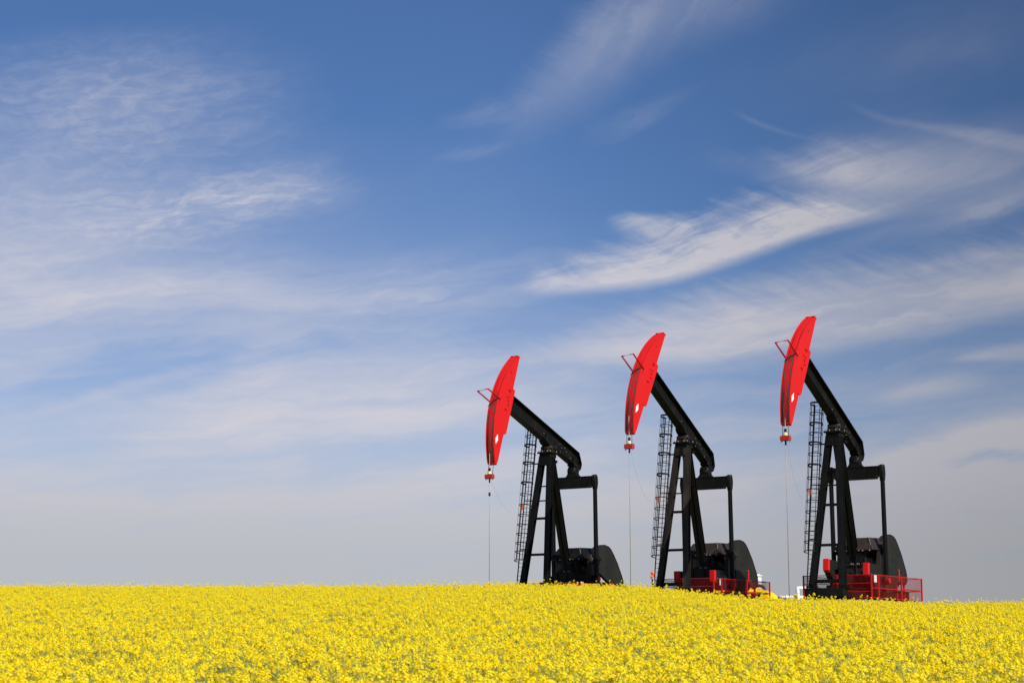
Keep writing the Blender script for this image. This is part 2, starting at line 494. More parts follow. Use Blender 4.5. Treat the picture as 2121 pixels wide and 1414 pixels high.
# ------------------------------------------------------------------ mesh helpers
class MB:
    def __init__(self):
        self.bm = bmesh.new()
        self.mi = 0
        self.cur = 0

    def mat(self, k):
        self.cur = k
        return self

    def _faces(self, faces, smooth=False):
        for f in faces:
            f.material_index = self.cur
            f.smooth = smooth

    def hexa(self, pts, bevel=0.0):
        """8 corners: bottom loop (4) then top loop (4)"""
        bm = self.bm
        v = [bm.verts.new(p) for p in pts]
        q = [(3, 2, 1, 0), (4, 5, 6, 7), (0, 1, 5, 4), (1, 2, 6, 5), (2, 3, 7, 6), (3, 0, 4, 7)]
        fs = [bm.faces.new([v[i] for i in k]) for k in q]
        if bevel > 0:
            es = list({e for f in fs for e in f.edges})
            r = bmesh.ops.bevel(bm, geom=es + v, offset=bevel, segments=1, affect='EDGES', clamp_overlap=True)
            fs = [f for f in r['faces'] if f.is_valid] + [f for f in fs if f.is_valid]
            vs = {x for f in fs for x in f.verts}
            fs = list({f for x in vs for f in x.link_faces})
        self._faces(fs)
        return self

    def box(self, c, s, bevel=0.0, rot=None):
        x, y, z = (k / 2 for k in s)
        pts = [(-x, -y, -z), (x, -y, -z), (x, y, -z), (-x, y, -z), (-x, -y, z), (x, -y, z), (x, y, z), (-x, y, z)]
        R = rot or Matrix.Identity(3)
        c = Vector(c)
        return self.hexa([c + R @ Vector(p) for p in pts], bevel)

    def bar(self, a, b, w, d, ref=(1, 0, 0), bevel=0.0, w2=None, d2=None):
        """rectangular bar a->b; w along ref, d across"""
        a, b = Vector(a), Vector(b)
        ax = (b - a).normalized()
        r = Vector(ref)
        r = (r - ax * r.dot(ax)).normalized()
        s = ax.cross(r)
        w2 = w if w2 is None else w2
        d2 = d if d2 is None else d2
        pts = []
        for p, ww, dd in ((a, w, d), (b, w2, d2)):
            pts += [p - r * ww / 2 - s * dd / 2, p + r * ww / 2 - s * dd / 2, p + r * ww / 2 + s * dd / 2, p - r * ww / 2 + s * dd / 2]
        return self.hexa(pts, bevel)

    def hbeam(self, a, b, w, d, ref=(1, 0, 0), t=0.03):
        """rolled H section: two flanges of width w a depth d apart, and the web"""
        a, b = Vector(a), Vector(b)
        ax = (b - a).normalized()
        r = Vector(ref)
        r = (r - ax * r.dot(ax)).normalized()
        s = ax.cross(r)
        o = s * (d / 2 - t / 2)
        self.bar(a - o, b - o, w, t, r)
        self.bar(a + o, b + o, w, t, r)
        self.bar(a, b, t, d - 2 * t, r)
        return self

    def tube(self, pts, r, n=8, closed=False, caps=True, smooth=True):
        bm = self.bm
        pts = [Vector(p) for p in pts]
        rings = []
        m = len(pts)
        prev = None
        for i, p in enumerate(pts):
            if closed:
                t = (pts[(i + 1) % m] - pts[i - 1]).normalized()
            else:
                t = (pts[min(i + 1, m - 1)] - pts[max(i - 1, 0)]).normalized()
            if prev is None:
                ref = Vector((0, 0, 1)) if abs(t.z) < 0.9 else Vector((1, 0, 0))
                u = t.cross(ref).normalized()
            else:
                u = (prev - t * prev.dot(t)).normalized()
            prev = u
            w = t.cross(u)
            rr = r[i] if isinstance(r, (list, tuple)) else r
            rings.append([bm.verts.new(p + (u * math.cos(2 * math.pi * k / n) + w * math.sin(2 * math.pi * k / n)) * rr) for k in range(n)])
        fs = []
        rng_ = range(m) if closed else range(m - 1)
        for i in rng_:
            A, B = rings[i], rings[(i + 1) % m]
            for k in range(n):
                fs.append(bm.faces.new((A[k], A[(k + 1) % n], B[(k + 1) % n], B[k])))
        self._faces(fs, smooth)
        if caps and not closed:
            self._faces([bm.faces.new(rings[0][::-1]), bm.faces.new(rings[-1])])
        return self

    def cyl(self, a, b, r, n=16, r2=None, smooth=True):
        return self.tube([a, b], [r, r if r2 is None else r2], n, smooth=smooth)

    def prism(self, poly, x0, x1, bevel=0.0):
        """polygon in (y, z) extruded along x"""
        bm = self.bm
        A = [bm.verts.new((x0, y, z)) for y, z in poly]
        B = [bm.verts.new((x1, y, z)) for y, z in poly]
        n = len(poly)
        fs = [bm.faces.new(A), bm.faces.new(B[::-1])]
        for k in range(n):
            fs.append(bm.faces.new((A[k], B[k], B[(k + 1) % n], A[(k + 1) % n])))
        if bevel:
            es = list({e for f in fs[:2] for e in f.edges})
            r = bmesh.ops.bevel(bm, geom=es, offset=bevel, segments=1, affect='EDGES', clamp_overlap=True)
            vs = {x for f in list(r['faces']) + [f for f in fs if f.is_valid] for x in f.verts}
            fs = list({f for x in vs for f in x.link_faces})
        self._faces(fs)
        return self

    def prism_xz(self, poly, y0, y1):
        """polygon in (x, z) extruded along y"""
        bm = self.bm
        A = [bm.verts.new((x, y0, z)) for x, z in poly]
        B = [bm.verts.new((x, y1, z)) for x, z in poly]
        n = len(poly)
        fs = [bm.faces.new(A), bm.faces.new(B[::-1])]
        for k in range(n):
            fs.append(bm.faces.new((A[k], B[k], B[(k + 1) % n], A[(k + 1) % n])))
        self._faces(fs)
        return self

    def mesh(self, name, mats):
        bmesh.ops.recalc_face_normals(self.bm, faces=self.bm.faces)
        me = bpy.data.meshes.new(name)
        self.bm.to_mesh(me)
        self.bm.free()
        for m in (mats if isinstance(mats, (list, tuple)) else [mats]):
            me.materials.append(m)
        return me


CACHE = {}


def part(name, fn, mats, parent, loc=(0, 0, 0), rot=0.0, key=None, label=None):
    """one mesh object; the mesh is built once per key and shared by the copies"""
    key = key or name
    if key not in CACHE:
        mb = MB()
        fn(mb)
        CACHE[key] = mb.mesh(name, mats)
    o = bpy.data.objects.new(name, CACHE[key])
    C.objects.link(o)
    o.parent = parent
    o.location = loc
    o.rotation_euler = (rot, 0, 0)
    if label:
        o['label'] = label
    return o


def each(name, fns, mats, parent, loc=(0, 0, 0), rot=0.0, key=None):
    for k, fn in enumerate(fns):
        part(name, fn, mats, parent, loc, rot, key=f'{key or name}{k}')


def cyl_fn(a, b, r, n=6, smooth=False):
    return lambda m: m.cyl(a, b, r, n, smooth=smooth)


def thing(name, label, cat, loc, rotz=0.0, group=None):
    o = bpy.data.objects.new(name, None)
    o.empty_display_size = 0.5
    C.objects.link(o)
    o.location = loc
    o.rotation_euler = (0, 0, rotz)
    o['label'] = label
    o['category'] = cat
    if group:
        o['group'] = group
    return o


def single(name, fn, mats, label, cat, loc=(0, 0, 0), rotz=0.0):
    mb = MB()
    fn(mb)
    o = bpy.data.objects.new(name, mb.mesh(name, mats))
    C.objects.link(o)
    o.location = loc
    o.rotation_euler = (0, 0, rotz)
    o['label'] = label
    o['category'] = cat
    return o


# ------------------------------------------------------------------ terrain
ROW_N = (0.604, 0.797)


def sstep(a, b, x):
    t = np.clip((x - a) / (b - a), 0, 1)
    return t * t * (3 - 2 * t)


def canopy(x, y):
    """height of the flower tops above the eye"""
    ye = np.where(y < 118, y, 118 + 12 * (1 - np.exp(-np.maximum(y - 118, 0) / 12)))
    ye = np.where(y < -20, -20 + 0.15 * (y + 20), ye)
    t = -1.25 + 0.049 * ye
    drop = (0.72 * sstep(5.5, 15.0, x) + 0.46 * sstep(16, 30, x) + 0.12 * sstep(-1, -8, x)) * np.clip((y - 30) / 70, 0, 1)
    return t - drop


def row_dist(x, y):
    return (x - 16.95) * ROW_N[0] + (y - 117.0) * ROW_N[1]


def row_along(x, y):
    return (x - 16.95) * -0.797 + (y - 117.0) * 0.604


def ground_rel(x, y):
    g = canopy(x, y) - 1.12
    t = np.clip((x - 16.95) * -0.797 + (y - 117) * 0.604, -10, 40)
    pad = 3.655 + 0.0058 * t
    k = sstep(-4.6, 5.0, row_dist(x, y)) * sstep(-5.4, -2.6, row_along(x, y)) * sstep(60, 42, row_along(x, y))
    z = g * (1 - k) + pad * k
    far = np.clip((y - 175) / 600, 0, 1)
    return z - far * 3.0 - np.clip((np.abs(x) - 90) / 600, 0, 1) * np.clip(y, 0, 200) * 0.012


def build_ground():
    def axis(lo, hi, a, b, step):
        core = list(np.arange(a, b + 1e-6, step))
        out = []
        q, s = b, step
        while q < hi:
            s *= 1.35
            q += s
            out.append(min(q, hi))
        out2 = []
        q, s = a, step
        while q > lo:
            s *= 1.35
            q -= s
            out2.append(max(q, lo))
        return np.array(out2[::-1] + core + out)
    xs = axis(-3500, 3500, -60, 60, 2.0)
    ys = axis(-800, 6000, -10, 175, 1.5)
    X, Y = np.meshgrid(xs, ys)
    Z = ground_rel(X, Y) + EYE
    nx, ny = len(xs), len(ys)
    verts = np.stack([X.ravel(), Y.ravel(), Z.ravel()], 1)
    idx = np.arange(nx * ny).reshape(ny, nx)
    faces = np.stack([idx[:-1, :-1].ravel(), idx[:-1, 1:].ravel(), idx[1:, 1:].ravel(), idx[1:, :-1].ravel()], 1)
    me = bpy.data.meshes.new('ground')
    me.from_pydata(verts.tolist(), [], faces.tolist())
    me.polygons.foreach_set('use_smooth', [True] * len(me.polygons))
    me.materials.append(M_GROUND)
    o = bpy.data.objects.new('ground', me)
    C.objects.link(o)
    o['kind'] = 'structure'
    o['label'] = 'gently rising field soil under the yellow canola'


build_ground()

# ------------------------------------------------------------------ pumpjacks
AL = math.radians(33.25113)
ORIG = [(16.9455, 117.0, 4.5528), (7.6956, 124.0141, 4.6202), (-1.5542, 131.0281, 4.6876)]   # rod line, right to left
BASE = Vector((0, 9.5, -0.89))           # the thing's base point in pump coordinates
OFF = -BASE
PIV = Vector((0, 7.5205, 10.4024))
TAIL = (3.8884, -0.0957)
SHAFT = Vector((0, 11.4, 2.42))
PIT_L = 7.55
HR = 7.52                                # radius of the horse head
ROPE_X = 0.185


def rotX(y, z, be):
    return (PIV.y + y * math.cos(be) + z * math.sin(be), PIV.z - y * math.sin(be) + z * math.cos(be))


def b_skid(m):
    for x in (-1.02, 1.02):
        m.hbeam((x, 5.2, -0.40), (x, 16.9, -0.40), 0.30, 0.66, (1, 0, 0), 0.035)
    for y in (5.26, 7.9, 9.9, 12.6, 15.2, 16.8):
        m.bar((-1.34 if y < 6 else -0.85, y, -0.42), (1.34 if y < 6 else 0.85, y, -0.42), 0.22, 0.56, (0, 1, 0), 0.012)
    m.bar((-0.85, 7.6, 0.02), (0.85, 7.6, 0.02), 0.3, 0.22, (0, 1, 0), 0.01)
    for x in (-1.02, 1.02):
        m.box((x, 5.62, -0.045), (0.62, 0.62, 0.05), 0.006)
    for y in (6.5, 9.0, 11.5, 14, 16.4):
        m.box((0, y, -0.81), (3.2, 0.35, 0.16), 0.01)


FOOT = {-1: Vector((-0.98, 5.62, 0.0)), 1: Vector((1.10, 5.62, 0.0))}
TOPF = {-1: Vector((-0.31, 7.36, 9.72)), 1: Vector((0.35, 7.36, 9.72))}
RFOOT = {-1: Vector((-0.19, 10.22, 1.54)), 1: Vector((0.17, 10.22, 1.54))}
RTOP = {-1: Vector((-0.14, 7.82, 9.72)), 1: Vector((0.25, 7.82, 9.72))}


def b_front_leg(s):
    def f(m):
        m.hbeam(FOOT[s], TOPF[s], 0.41, 0.36, (1, 0, 0), 0.035)
        m.box(FOOT[s] + Vector((0, 0, 0.03)), (0.58, 0.52, 0.06), 0.008)
        # stiffeners inside the section
        for k in (0.25, 0.5, 0.75):
            p = FOOT[s].lerp(TOPF[s], k)
            m.box(p, (0.36, 0.28, 0.03))
    return f


def b_rear_leg(s):
    def f(m):
        m.hbeam(RFOOT[s], RTOP[s], 0.26, 0.30, (1, 0, 0), 0.03)
        m.box(RFOOT[s] + Vector((0, 0, 0.02)), (0.33, 0.44, 0.05), 0.006)
    return f


def lerp_leg(s, z):
    a, b = FOOT[s], TOPF[s]
    return a.lerp(b, (z - a.z) / (b.z - a.z))


def b_brace(z, h):
    def f(m):
        a, b = lerp_leg(-1, z), lerp_leg(1, z)
        w = 0.2
        a, b = a + Vector((w, 0, 0)), b - Vector((w, 0, 0))
        m.bar(a, b, h * 0.9, h, (0, 1, 0), 0.006)
    return f


def b_gusset(m):
    a, b = lerp_leg(-1, 9.15), lerp_leg(1, 9.15)
    m.hexa([(-0.28, a.y - 0.16, 9.15), (0.30, a.y - 0.16, 9.15), (0.30, a.y - 0.13, 9.15), (-0.28, a.y - 0.13, 9.15),
            (-0.24, 7.21, 9.93), (0.26, 7.21, 9.93), (0.26, 7.24, 9.93), (-0.24, 7.24, 9.93)])
    m.box((0, 7.58, 9.80), (0.95, 0.85, 0.28), 0.02)
    m.box((0, 7.56, 10.02), (1.18, 1.02, 0.12), 0.015)
    m.box((0.03, 7.16, 9.12), (0.75, 0.34, 0.07), 0.008)
    m.cyl((0.55, 7.6, 9.32), (0.78, 7.55, 9.36), 0.05, 8)
    m.box((0.74, 7.55, 9.34), (0.12, 0.16, 0.2), 0.01)


PLATE_BOLTS = [cyl_fn((x, y, 10.07), (x, y, 10.17), 0.04) for x in (-0.48, -0.2, 0.25, 0.5) for y in (7.13, 7.95)]


def b_saddle(m):
    m.box((-0.03, 7.52, 10.16), (0.72, 0.70, 0.16), 0.02)
    m.prism([(7.22, 10.24), (7.82, 10.24), (7.78, 10.42), (7.66, 10.56), (7.38, 10.56), (7.26, 10.42)], -0.34, 0.30)
    for x in (-0.3, -0.17, -0.03, 0.11, 0.24):
        m.bar((x, 7.20, 10.24), (x, 7.14, 10.44), 0.03, 0.10, (1, 0, 0))
    m.cyl((-0.44, 7.52, 10.42), (0.42, 7.52, 10.42), 0.14, 14)


# walking beam, in beam coordinates (x, along, up) about the bearing
BB, BT = 0.26, 1.36


def b_beam(m):
    x0, x1 = -5.95, 4.36
    m.box(((0), (x0 + 3.75) / 2, BT - 0.025), (0.60, 3.75 - x0, 0.05), 0.006)     # top flange
    m.box((0, (x0 + x1) / 2, BB + 0.025), (0.60, x1 - x0, 0.05), 0.006)          # bottom flange
    m.prism([(x0, BB + 0.05), (x1 - 0.02, BB + 0.05), (x1 - 0.02, 0.72), (3.78, BT - 0.05), (x0, BT - 0.05)], -0.025, 0.025)
    # sloping end plate
    m.bar((0, 3.75, BT - 0.02), (0, x1, 0.70), 0.60, 0.05, (1, 0, 0))
    m.bar((0, x1, 0.70), (0, x1, BB + 0.06), 0.60, 0.05, (1, 0, 0))
    for s in (-1, 1):
        for y in (-0.62, 0.62):
            m.box((s * 0.10, y, (BB + BT) / 2 - 0.2), (0.15, 0.03, BT - BB - 0.5))
        for y in (3.35, 3.95):
            m.box((s * 0.13, y, 0.55), (0.2, 0.03, 0.5))
        m.prism([(-2.2, BB + 0.06), (1.2, BB + 0.06), (0.6, BB + 0.42), (-1.5, BB + 0.42)], s * 0.028, s * 0.05)
        m.box((s * 0.04, 1.9, 0.86), (0.03, 1.3, 0.34), 0.006)
    # bearing pad under the beam
    m.prism([(-0.75, BB - 0.005), (0.8, BB - 0.005), (0.5, 0.10), (-0.45, 0.10)], -0.36, 0.34)
    m.box((0, 3.85, 0.20), (0.62, 0.95, 0.10), 0.01)


BEAM_BOLTS = [cyl_fn((sx * 0.25, y, BB - 0.04), (sx * 0.25, y, BB + 0.08), 0.028) for sx in (-1, 1) for y in (-0.65, -0.45, 0.55, 0.75, 1.35, 3.5, 3.75, 4.0)]
BEAM_BOLTS += [cyl_fn((0.02, y, z), (0.08, y, z), 0.032) for y, z in ((1.4, 0.95), (1.7, 0.78), (2.1, 0.95), (2.4, 0.78), (-0.85, 0.75), (3.1, 0.6))]


def arc_pt(z, r=HR):
    return -math.sqrt(r * r - z * z)


HZ0, HZ1 = -4.16, 4.30


def b_head(m):
    """closed segment lofted along the arc: cross-section with two rope grooves"""
    bm = m.bm
    prof = [(-0.335, -0.14), (-0.335, 0.0), (-0.265, 0.0), (-0.25, -0.07), (-0.13, -0.07), (-0.115, 0.025), (0.115, 0.025),
            (0.13, -0.07), (0.25, -0.07), (0.265, 0.0), (0.335, 0.0), (0.335, -0.14)]
    n = 40
    rings = []
    for k in range(n + 1):
        z = HZ0 + (HZ1 - HZ0) * k / n
        y = arc_pt(z)
        nrm = Vector((0, y, z)).normalized()
        ring = [bm.verts.new(Vector((x, y, z)) + nrm * h) for x, h in prof]
        rings.append(ring)
    fs_red, fs_gr, fs_bot = [], [], []
    for k in range(n):
        A, B = rings[k], rings[k + 1]
        for j in range(len(prof) - 1):
            f = bm.faces.new((A[j], A[j + 1], B[j + 1], B[j]))
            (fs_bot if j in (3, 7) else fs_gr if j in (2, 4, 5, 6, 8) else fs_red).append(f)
    for f in fs_red:
        f.material_index = 0
    for f in fs_gr:
        f.material_index = 1
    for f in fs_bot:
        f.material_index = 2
    # caps of the rim
    for ring in (rings[0], rings[-1]):
        f = bm.faces.new(ring)
        f.material_index = 0
    # cheeks
    cheek = []
    for k in range(n + 1):
        z = HZ0 + 0.02 + (HZ1 - HZ0 - 0.04) * k / n
        cheek.append((arc_pt(z, HR - 0.10), z))
    cheek += [(-5.98, HZ1 - 0.02), (-5.98, HZ0 + 0.3), (-6.05, HZ0 + 0.02)]
    m.mat(0)
    m.prism(cheek, 0.285, 0.322)
    m.prism(cheek, -0.322, -0.285)
    # back and end plates
    m.box((0, -6.0, (HZ0 + HZ1) / 2), (0.57, 0.03, HZ1 - HZ0 - 0.2))
    m.box((0, (arc_pt(HZ1) - 5.96) / 2, HZ1 - 0.02), (0.66, abs(arc_pt(HZ1) + 5.96) + 0.12, 0.035))
    m.box((0, (arc_pt(HZ0) - 6.02) / 2, HZ0 + 0.0), (0.64, abs(arc_pt(HZ0) + 6.02) + 0.05, 0.035))
    # seat plates that take the beam
    m.prism([(-6.22, 1.75), (-5.74, 1.72), (-5.74, -1.62), (-5.86, -1.78), (-6.22, -1.85)], 0.324, 0.352)
    m.prism([(-6.22, 1.75), (-5.74, 1.72), (-5.74, -1.62), (-5.86, -1.78), (-6.22, -1.85)], -0.352, -0.324)
    m.box((0, -5.80, 0.03), (0.60, 0.05, 3.2))


def lug(sx, y, z, l):
    def f(m):
        m.box((sx * 0.36, y, z), (0.08, l, 0.05), 0.006)
        m.box((sx * 0.36, y, z - 0.05), (0.07, 0.05, 0.10))
    return f


LUGS = []
for _s in (-1, 1):
    LUGS += [lug(_s, -6.36, 1.45, 0.26), lug(_s, -6.39, -0.03, 0.22), cyl_fn((_s * 0.32, -6.52, 0.9), (_s * 0.38, -6.52, 0.9), 0.06, 8),
             lug(_s, -6.28, 0.72, 0.12), cyl_fn((_s * 0.32, -6.22, 0.40), (_s * 0.42, -6.22, 0.40), 0.05, 8), lug(_s, -6.27, 0.98, 0.10)]


def b_hole(m):
    m.cyl((0.322, -6.62, 2.75), (0.326, -6.62, 2.75), 0.05, 12)


def b_decal(m):
    m.prism([(-6.66, -2.13), (-6.50, -2.50), (-6.66, -2.86), (-6.82, -2.50)], 0.324, 0.328)


def b_bail(m):
    p = [(0.34, -7.27, 0.30), (0.40, -8.95, 0.26), (-0.40, -9.0, 0.10), (-0.34, -7.36, 0.05)]
    m.tube(p, 0.055, 8)


def b_rope_tie(m):
    pts = []
    for k in range(9):
        t = k / 8
        x = 0.35 - 0.70 * t
        z = 0.26 - 0.62 * t
        y = arc_pt(z, HR + 0.045)
        pts.append((x, y, z))
    m.tube([(0.36, -7.2, 0.28)] + pts, 0.017, 6)
    m.box((0.345, -7.26, 0.14), (0.03, 0.06, 0.16), 0.006)


def b_rope(s):
    def f(m):
        pts = []
        for k in range(25):
            z = 0.3 + (HZ0 - 0.3) * k / 24
            pts.append((s * ROPE_X, arc_pt(z, HR - 0.025), z))
        m.tube(pts, 0.026, 6)
    return f


def b_carrier(m):
    m.box((0, -0.10, 0), (0.66, 0.10, 0.27), 0.02)
    m.box((0, 0.10, 0), (0.66, 0.10, 0.27), 0.02)
    for x in (-0.24, -0.08, 0.1, 0.26):
        m.box((x, 0, 0), (0.05, 0.28, 0.34), 0.01)
    m.box((0, 0, 0.03), (0.6, 0.10, 0.10))
    for x in (-0.28, 0.28):
        m.cyl((x, -0.02, -0.26), (x, -0.02, -0.12), 0.028, 8)


def b_cell(m):
    m.cyl((0, 0, 0.15), (0, 0, 0.25), 0.15, 16)
    m.cyl((0, 0, 0.25), (0, 0, 0.36), 0.10, 14)
    m.box((0.0, 0, 0.22), (0.28, 0.13, 0.07), 0.01)


def b_clamp(m):
    m.cyl((0, 0, 0.36), (0, 0, 0.60), 0.065, 10)
    m.box((0, 0, 0.48), (0.14, 0.12, 0.18), 0.01)


def b_equalizer(m):
    # origin at the tail pin
    t, bt = -0.46, -1.27
    m.prism_xz([(-1.62, t), (1.62, t), (1.62, -0.95), (1.38, bt), (-1.38, bt), (-1.62, -0.95)], -0.27, 0.27)
    m.box((0, 0, t + 0.0), (3.22, 0.60, 0.05))
    for s in (-1, 1):
        m.box((s * 0.9, 0, (t + bt) / 2), (0.04, 0.60, abs(t - bt) - 0.08))
        m.cyl((s * 1.55, 0, -0.50), (s * 1.98, 0, -0.50), 0.12, 12)


def b_tail_bearing(m):
    m.cyl((-0.36, 0, 0.0), (0.30, 0, 0.0), 0.30, 18)
    m.prism_xz([(-0.55, -0.43), (0.55, -0.43), (0.36, -0.28), (0.27, 0.02), (-0.33, 0.02), (-0.42, -0.28)], -0.24, 0.24)
    m.box((-0.03, 0, 0.20), (0.52, 0.62, 0.22), 0.02)
    for x in (-0.48, 0.48):
        m.cyl((x, -0.16, -0.44), (x, -0.16, -0.30), 0.04, 6, smooth=False)


def b_pitman(m):
    # origin at the wrist pin, hangs down -z
    m.prism([(-0.20, -0.85), (-0.24, -0.5), (-0.22, -0.1), (-0.12, 0.06), (0.12, 0.06), (0.22, -0.1), (0.24, -0.5), (0.20, -0.85), (0.12, -1.05), (-0.12, -1.05)], -0.14, 0.14, 0.03)
    m.bar((0, 0, -0.9), (0, 0, -PIT_L + 0.2), 0.20, 0.30, (1, 0, 0), 0.02, 0.23, 0.34)
    m.bar((0.125, 0, -1.1), (0.125, 0, -PIT_L + 0.4), 0.03, 0.12, (1, 0, 0))
    m.cyl((-0.20, 0, -PIT_L), (0.17, 0, -PIT_L), 0.30, 18)


def b_pitman_cap(s):
    def f(m):
        m.cyl((s * 0.17, 0, -PIT_L), (s * 0.24, 0, -PIT_L), 0.19, 16)
    return f


def b_crank(m):
    # origin at the shaft, points down
    m.prism([(-0.42, 0.15), (-0.30, 0.38), (0.0, 0.47), (0.30, 0.38), (0.42, 0.15), (0.52, -1.0), (0.50, -2.5), (-0.50, -2.5), (-0.52, -1.0)], -0.16, 0.16, 0.02)
    m.cyl((-0.26, 0, 0), (0.26, 0, 0), 0.30, 18)


def b_weight(sy):
    def f(m):
        # half of the boat-shaped counterweight on one edge of the crank
        pts = [(0.54, -0.98), (2.62, -1.0), (2.62, -1.72), (2.05, -2.15), (1.05, -2.72), (0.54, -3.02)]
        pts = [(sy * y, z) for y, z in pts]
        m.mat(0).prism(pts, -0.21, 0.21, 0.05)
        m.mat(1).prism([(sy * 2.45, -0.985), (sy * 2.66, -0.985), (sy * 2.66, -1.74), (sy * 2.45, -1.88)], -0.222, 0.222, 0.05)
    return f


def b_gear_body(m):
    m.box((0, 11.35, 1.95), (1.7, 2.7, 0.85), 0.05)
    for x in (-0.6, 0.25):
        m.hexa([(x - 0.06, 9.75, 1.55), (x + 0.42, 9.75, 1.55), (x + 0.42, 10.1, 1.55), (x - 0.06, 10.1, 1.55),
                (x + 0.02, 9.95, 2.36), (x + 0.3, 9.95, 2.36), (x + 0.3, 10.1, 2.36), (x + 0.02, 10.1, 2.36)])
    m.cyl((-1.75, SHAFT.y, SHAFT.z), (1.75, SHAFT.y, SHAFT.z), 0.22, 18)
    m.cyl((0.85, SHAFT.y, SHAFT.z), (1.1, SHAFT.y, SHAFT.z), 0.42, 18)
    m.cyl((-1.1, SHAFT.y, SHAFT.z), (-0.85, SHAFT.y, SHAFT.z), 0.42, 18)
    m.cyl((-0.9, 13.4, 2.25), (1.0, 13.4, 2.25), 0.13, 14)
    m.box((0, 11.35, 2.42), (2.5, 2.95, 0.10), 0.015)


def b_gear_cover(m):
    x0, x1 = -1.42, 1.42
    m.hexa([(x0, 9.92, 2.472), (x1, 9.92, 2.472), (x1, 12.9, 2.472), (x0, 12.9, 2.472),
            (-0.98, 10.55, 3.30), (0.98, 10.55, 3.30), (0.98, 12.2, 3.34), (-0.98, 12.2, 3.34)], 0.03)


GEAR_FIT = [cyl_fn((x, 9.84, 2.40), (x, 9.84, 2.48), 0.035) for x in (-1.2, -0.4, 0.45, 1.2)]
GEAR_FIT += [cyl_fn((0.75, 9.80, 2.42), (0.75, 9.72, 2.42), 0.05, 8)]
GEAR_FIT += [cyl_fn((x, 9.70, 1.52), (x, 9.70, 1.60), 0.04) for x in (-0.05, 0.08, 0.38, 0.5)]


def b_sling(m):
    m.tube([(0.82, 10.5, 3.36), (1.02, 10.32, 3.18), (1.2, 10.1, 2.62)], 0.016, 6)


def b_pedestal(m):
    m.box((0, 11.5, 0.72), (1.56, 3.9, 1.58), 0.02)
    m.box((0, 11.5, 1.47), (1.80, 4.05, 0.09), 0.01)
    m.box((0, 11.5, -0.03), (1.9, 4.1, 0.08), 0.01)
    for x in (-0.45, 0.4):
        m.box((x, 9.52, 0.75), (0.05, 0.14, 1.35))
    m.box((0.12, 9.53, 1.0), (0.34, 0.05, 0.18), 0.01)


GUARD = [(11.80, 2.0), (11.72, 2.35), (11.80, 2.85), (12.12, 3.27), (12.5, 3.47), (13.0, 3.59), (13.7, 3.64), (14.3, 3.54), (14.65, 3.36), (15.0, 3.03), (15.62, 2.34),
         (16.26, 1.40), (16.44, 1.05), (16.48, 0.66), (16.2, 0.40), (15.45, 0.36), (14.0, 1.02), (13.15, 1.45), (12.3, 1.72)]


def b_guard(m):
    m.prism(GUARD, 0.86, 1.10, 0.02)


def b_guard_rim(m):
    n = len(GUARD)
    pts = [(1.112, y, z) for y, z in GUARD]
    for k in range(n):
        m.bar(pts[k], pts[(k + 1) % n], 0.014, 0.05, (1, 0, 0))


GUARD_POSTS = [lambda m: m.bar((1.0, 14.75, 0.62), (1.0, 14.75, -0.80), 0.16, 0.16, (1, 0, 0), 0.01),
               lambda m: m.bar((1.0, 16.1, 0.45), (1.0, 16.1, -0.72), 0.12, 0.12, (1, 0, 0), 0.01)]
HATCHES = [cyl_fn((1.10, y, z), (1.125, y, z), 0.06, 10) for y, z in ((13.9, 1.95), (15.4, 1.2))]


def b_motor(m):
    m.cyl((-0.55, 15.5, 0.55), (0.75, 15.5, 0.55), 0.42, 20)
    m.cyl((0.75, 15.5, 0.55), (0.86, 15.5, 0.55), 0.09, 12)
    m.box((0.05, 15.5, 0.02), (1.1, 0.85, 0.18), 0.01)
    m.box((0.05, 15.5, -0.07), (2.2, 1.1, 0.06), 0.01)
    for k in range(10):
        a = math.pi * k / 9
        m.bar((-0.45, 15.5 + 0.43 * math.cos(a), 0.55 + 0.43 * math.sin(a)), (0.65, 15.5 + 0.43 * math.cos(a), 0.55 + 0.43 * math.sin(a)), 0.02, 0.03, (0, 0, 1))


def b_notice(m):
    m.box((1.78, 9.3, 0.55), (0.012, 0.42, 0.46), 0.0)


# ladder: rails lean back parallel with the front legs
LX0, LX1 = -1.14, -0.62
LZ0, LZ1 = -0.62, 11.82


def lad_y(z):
    return 5.02 + (z - LZ0) * (7.08 - 5.02) / (LZ1 - LZ0)


def b_ladder(m):
    for x in (LX0, LX1):
        m.bar((x, lad_y(LZ0), LZ0), (x, lad_y(LZ1), LZ1), 0.045, 0.085, (1, 0, 0))
    z = LZ0 + 0.2
    while z < LZ1:
        m.tube([(LX0, lad_y(z), z), (LX1, lad_y(z), z)], 0.016, 6)
        z += 0.305
    # stand-off brackets to the legs
    for zz in (0.32, 3.0, 6.5, 9.2):
        lg = lerp_leg(-1, zz)
        for x in (LX0, LX1):
            m.bar((x, lad_y(zz), zz), (max(x, lg.x - 0.15), lg.y - 0.1, zz), 0.05, 0.05, (0, 0, 1))
        m.bar((LX0, lad_y(zz) + 0.03, zz), (lg.x + 0.2, lad_y(zz) + 0.06, zz), 0.06, 0.06, (0, 0, 1))


HOOPS = [11.81, 11.14, 10.47, 9.82, 9.17, 8.46, 7.72, 6.88, 6.10, 5.38, 4.68, 4.02, 3.36, 2.74, 2.12]
HR_CAGE = 0.44
LEAN = (7.08 - 5.02) / (LZ1 - LZ0)      # hoops stand square to the leaning ladder


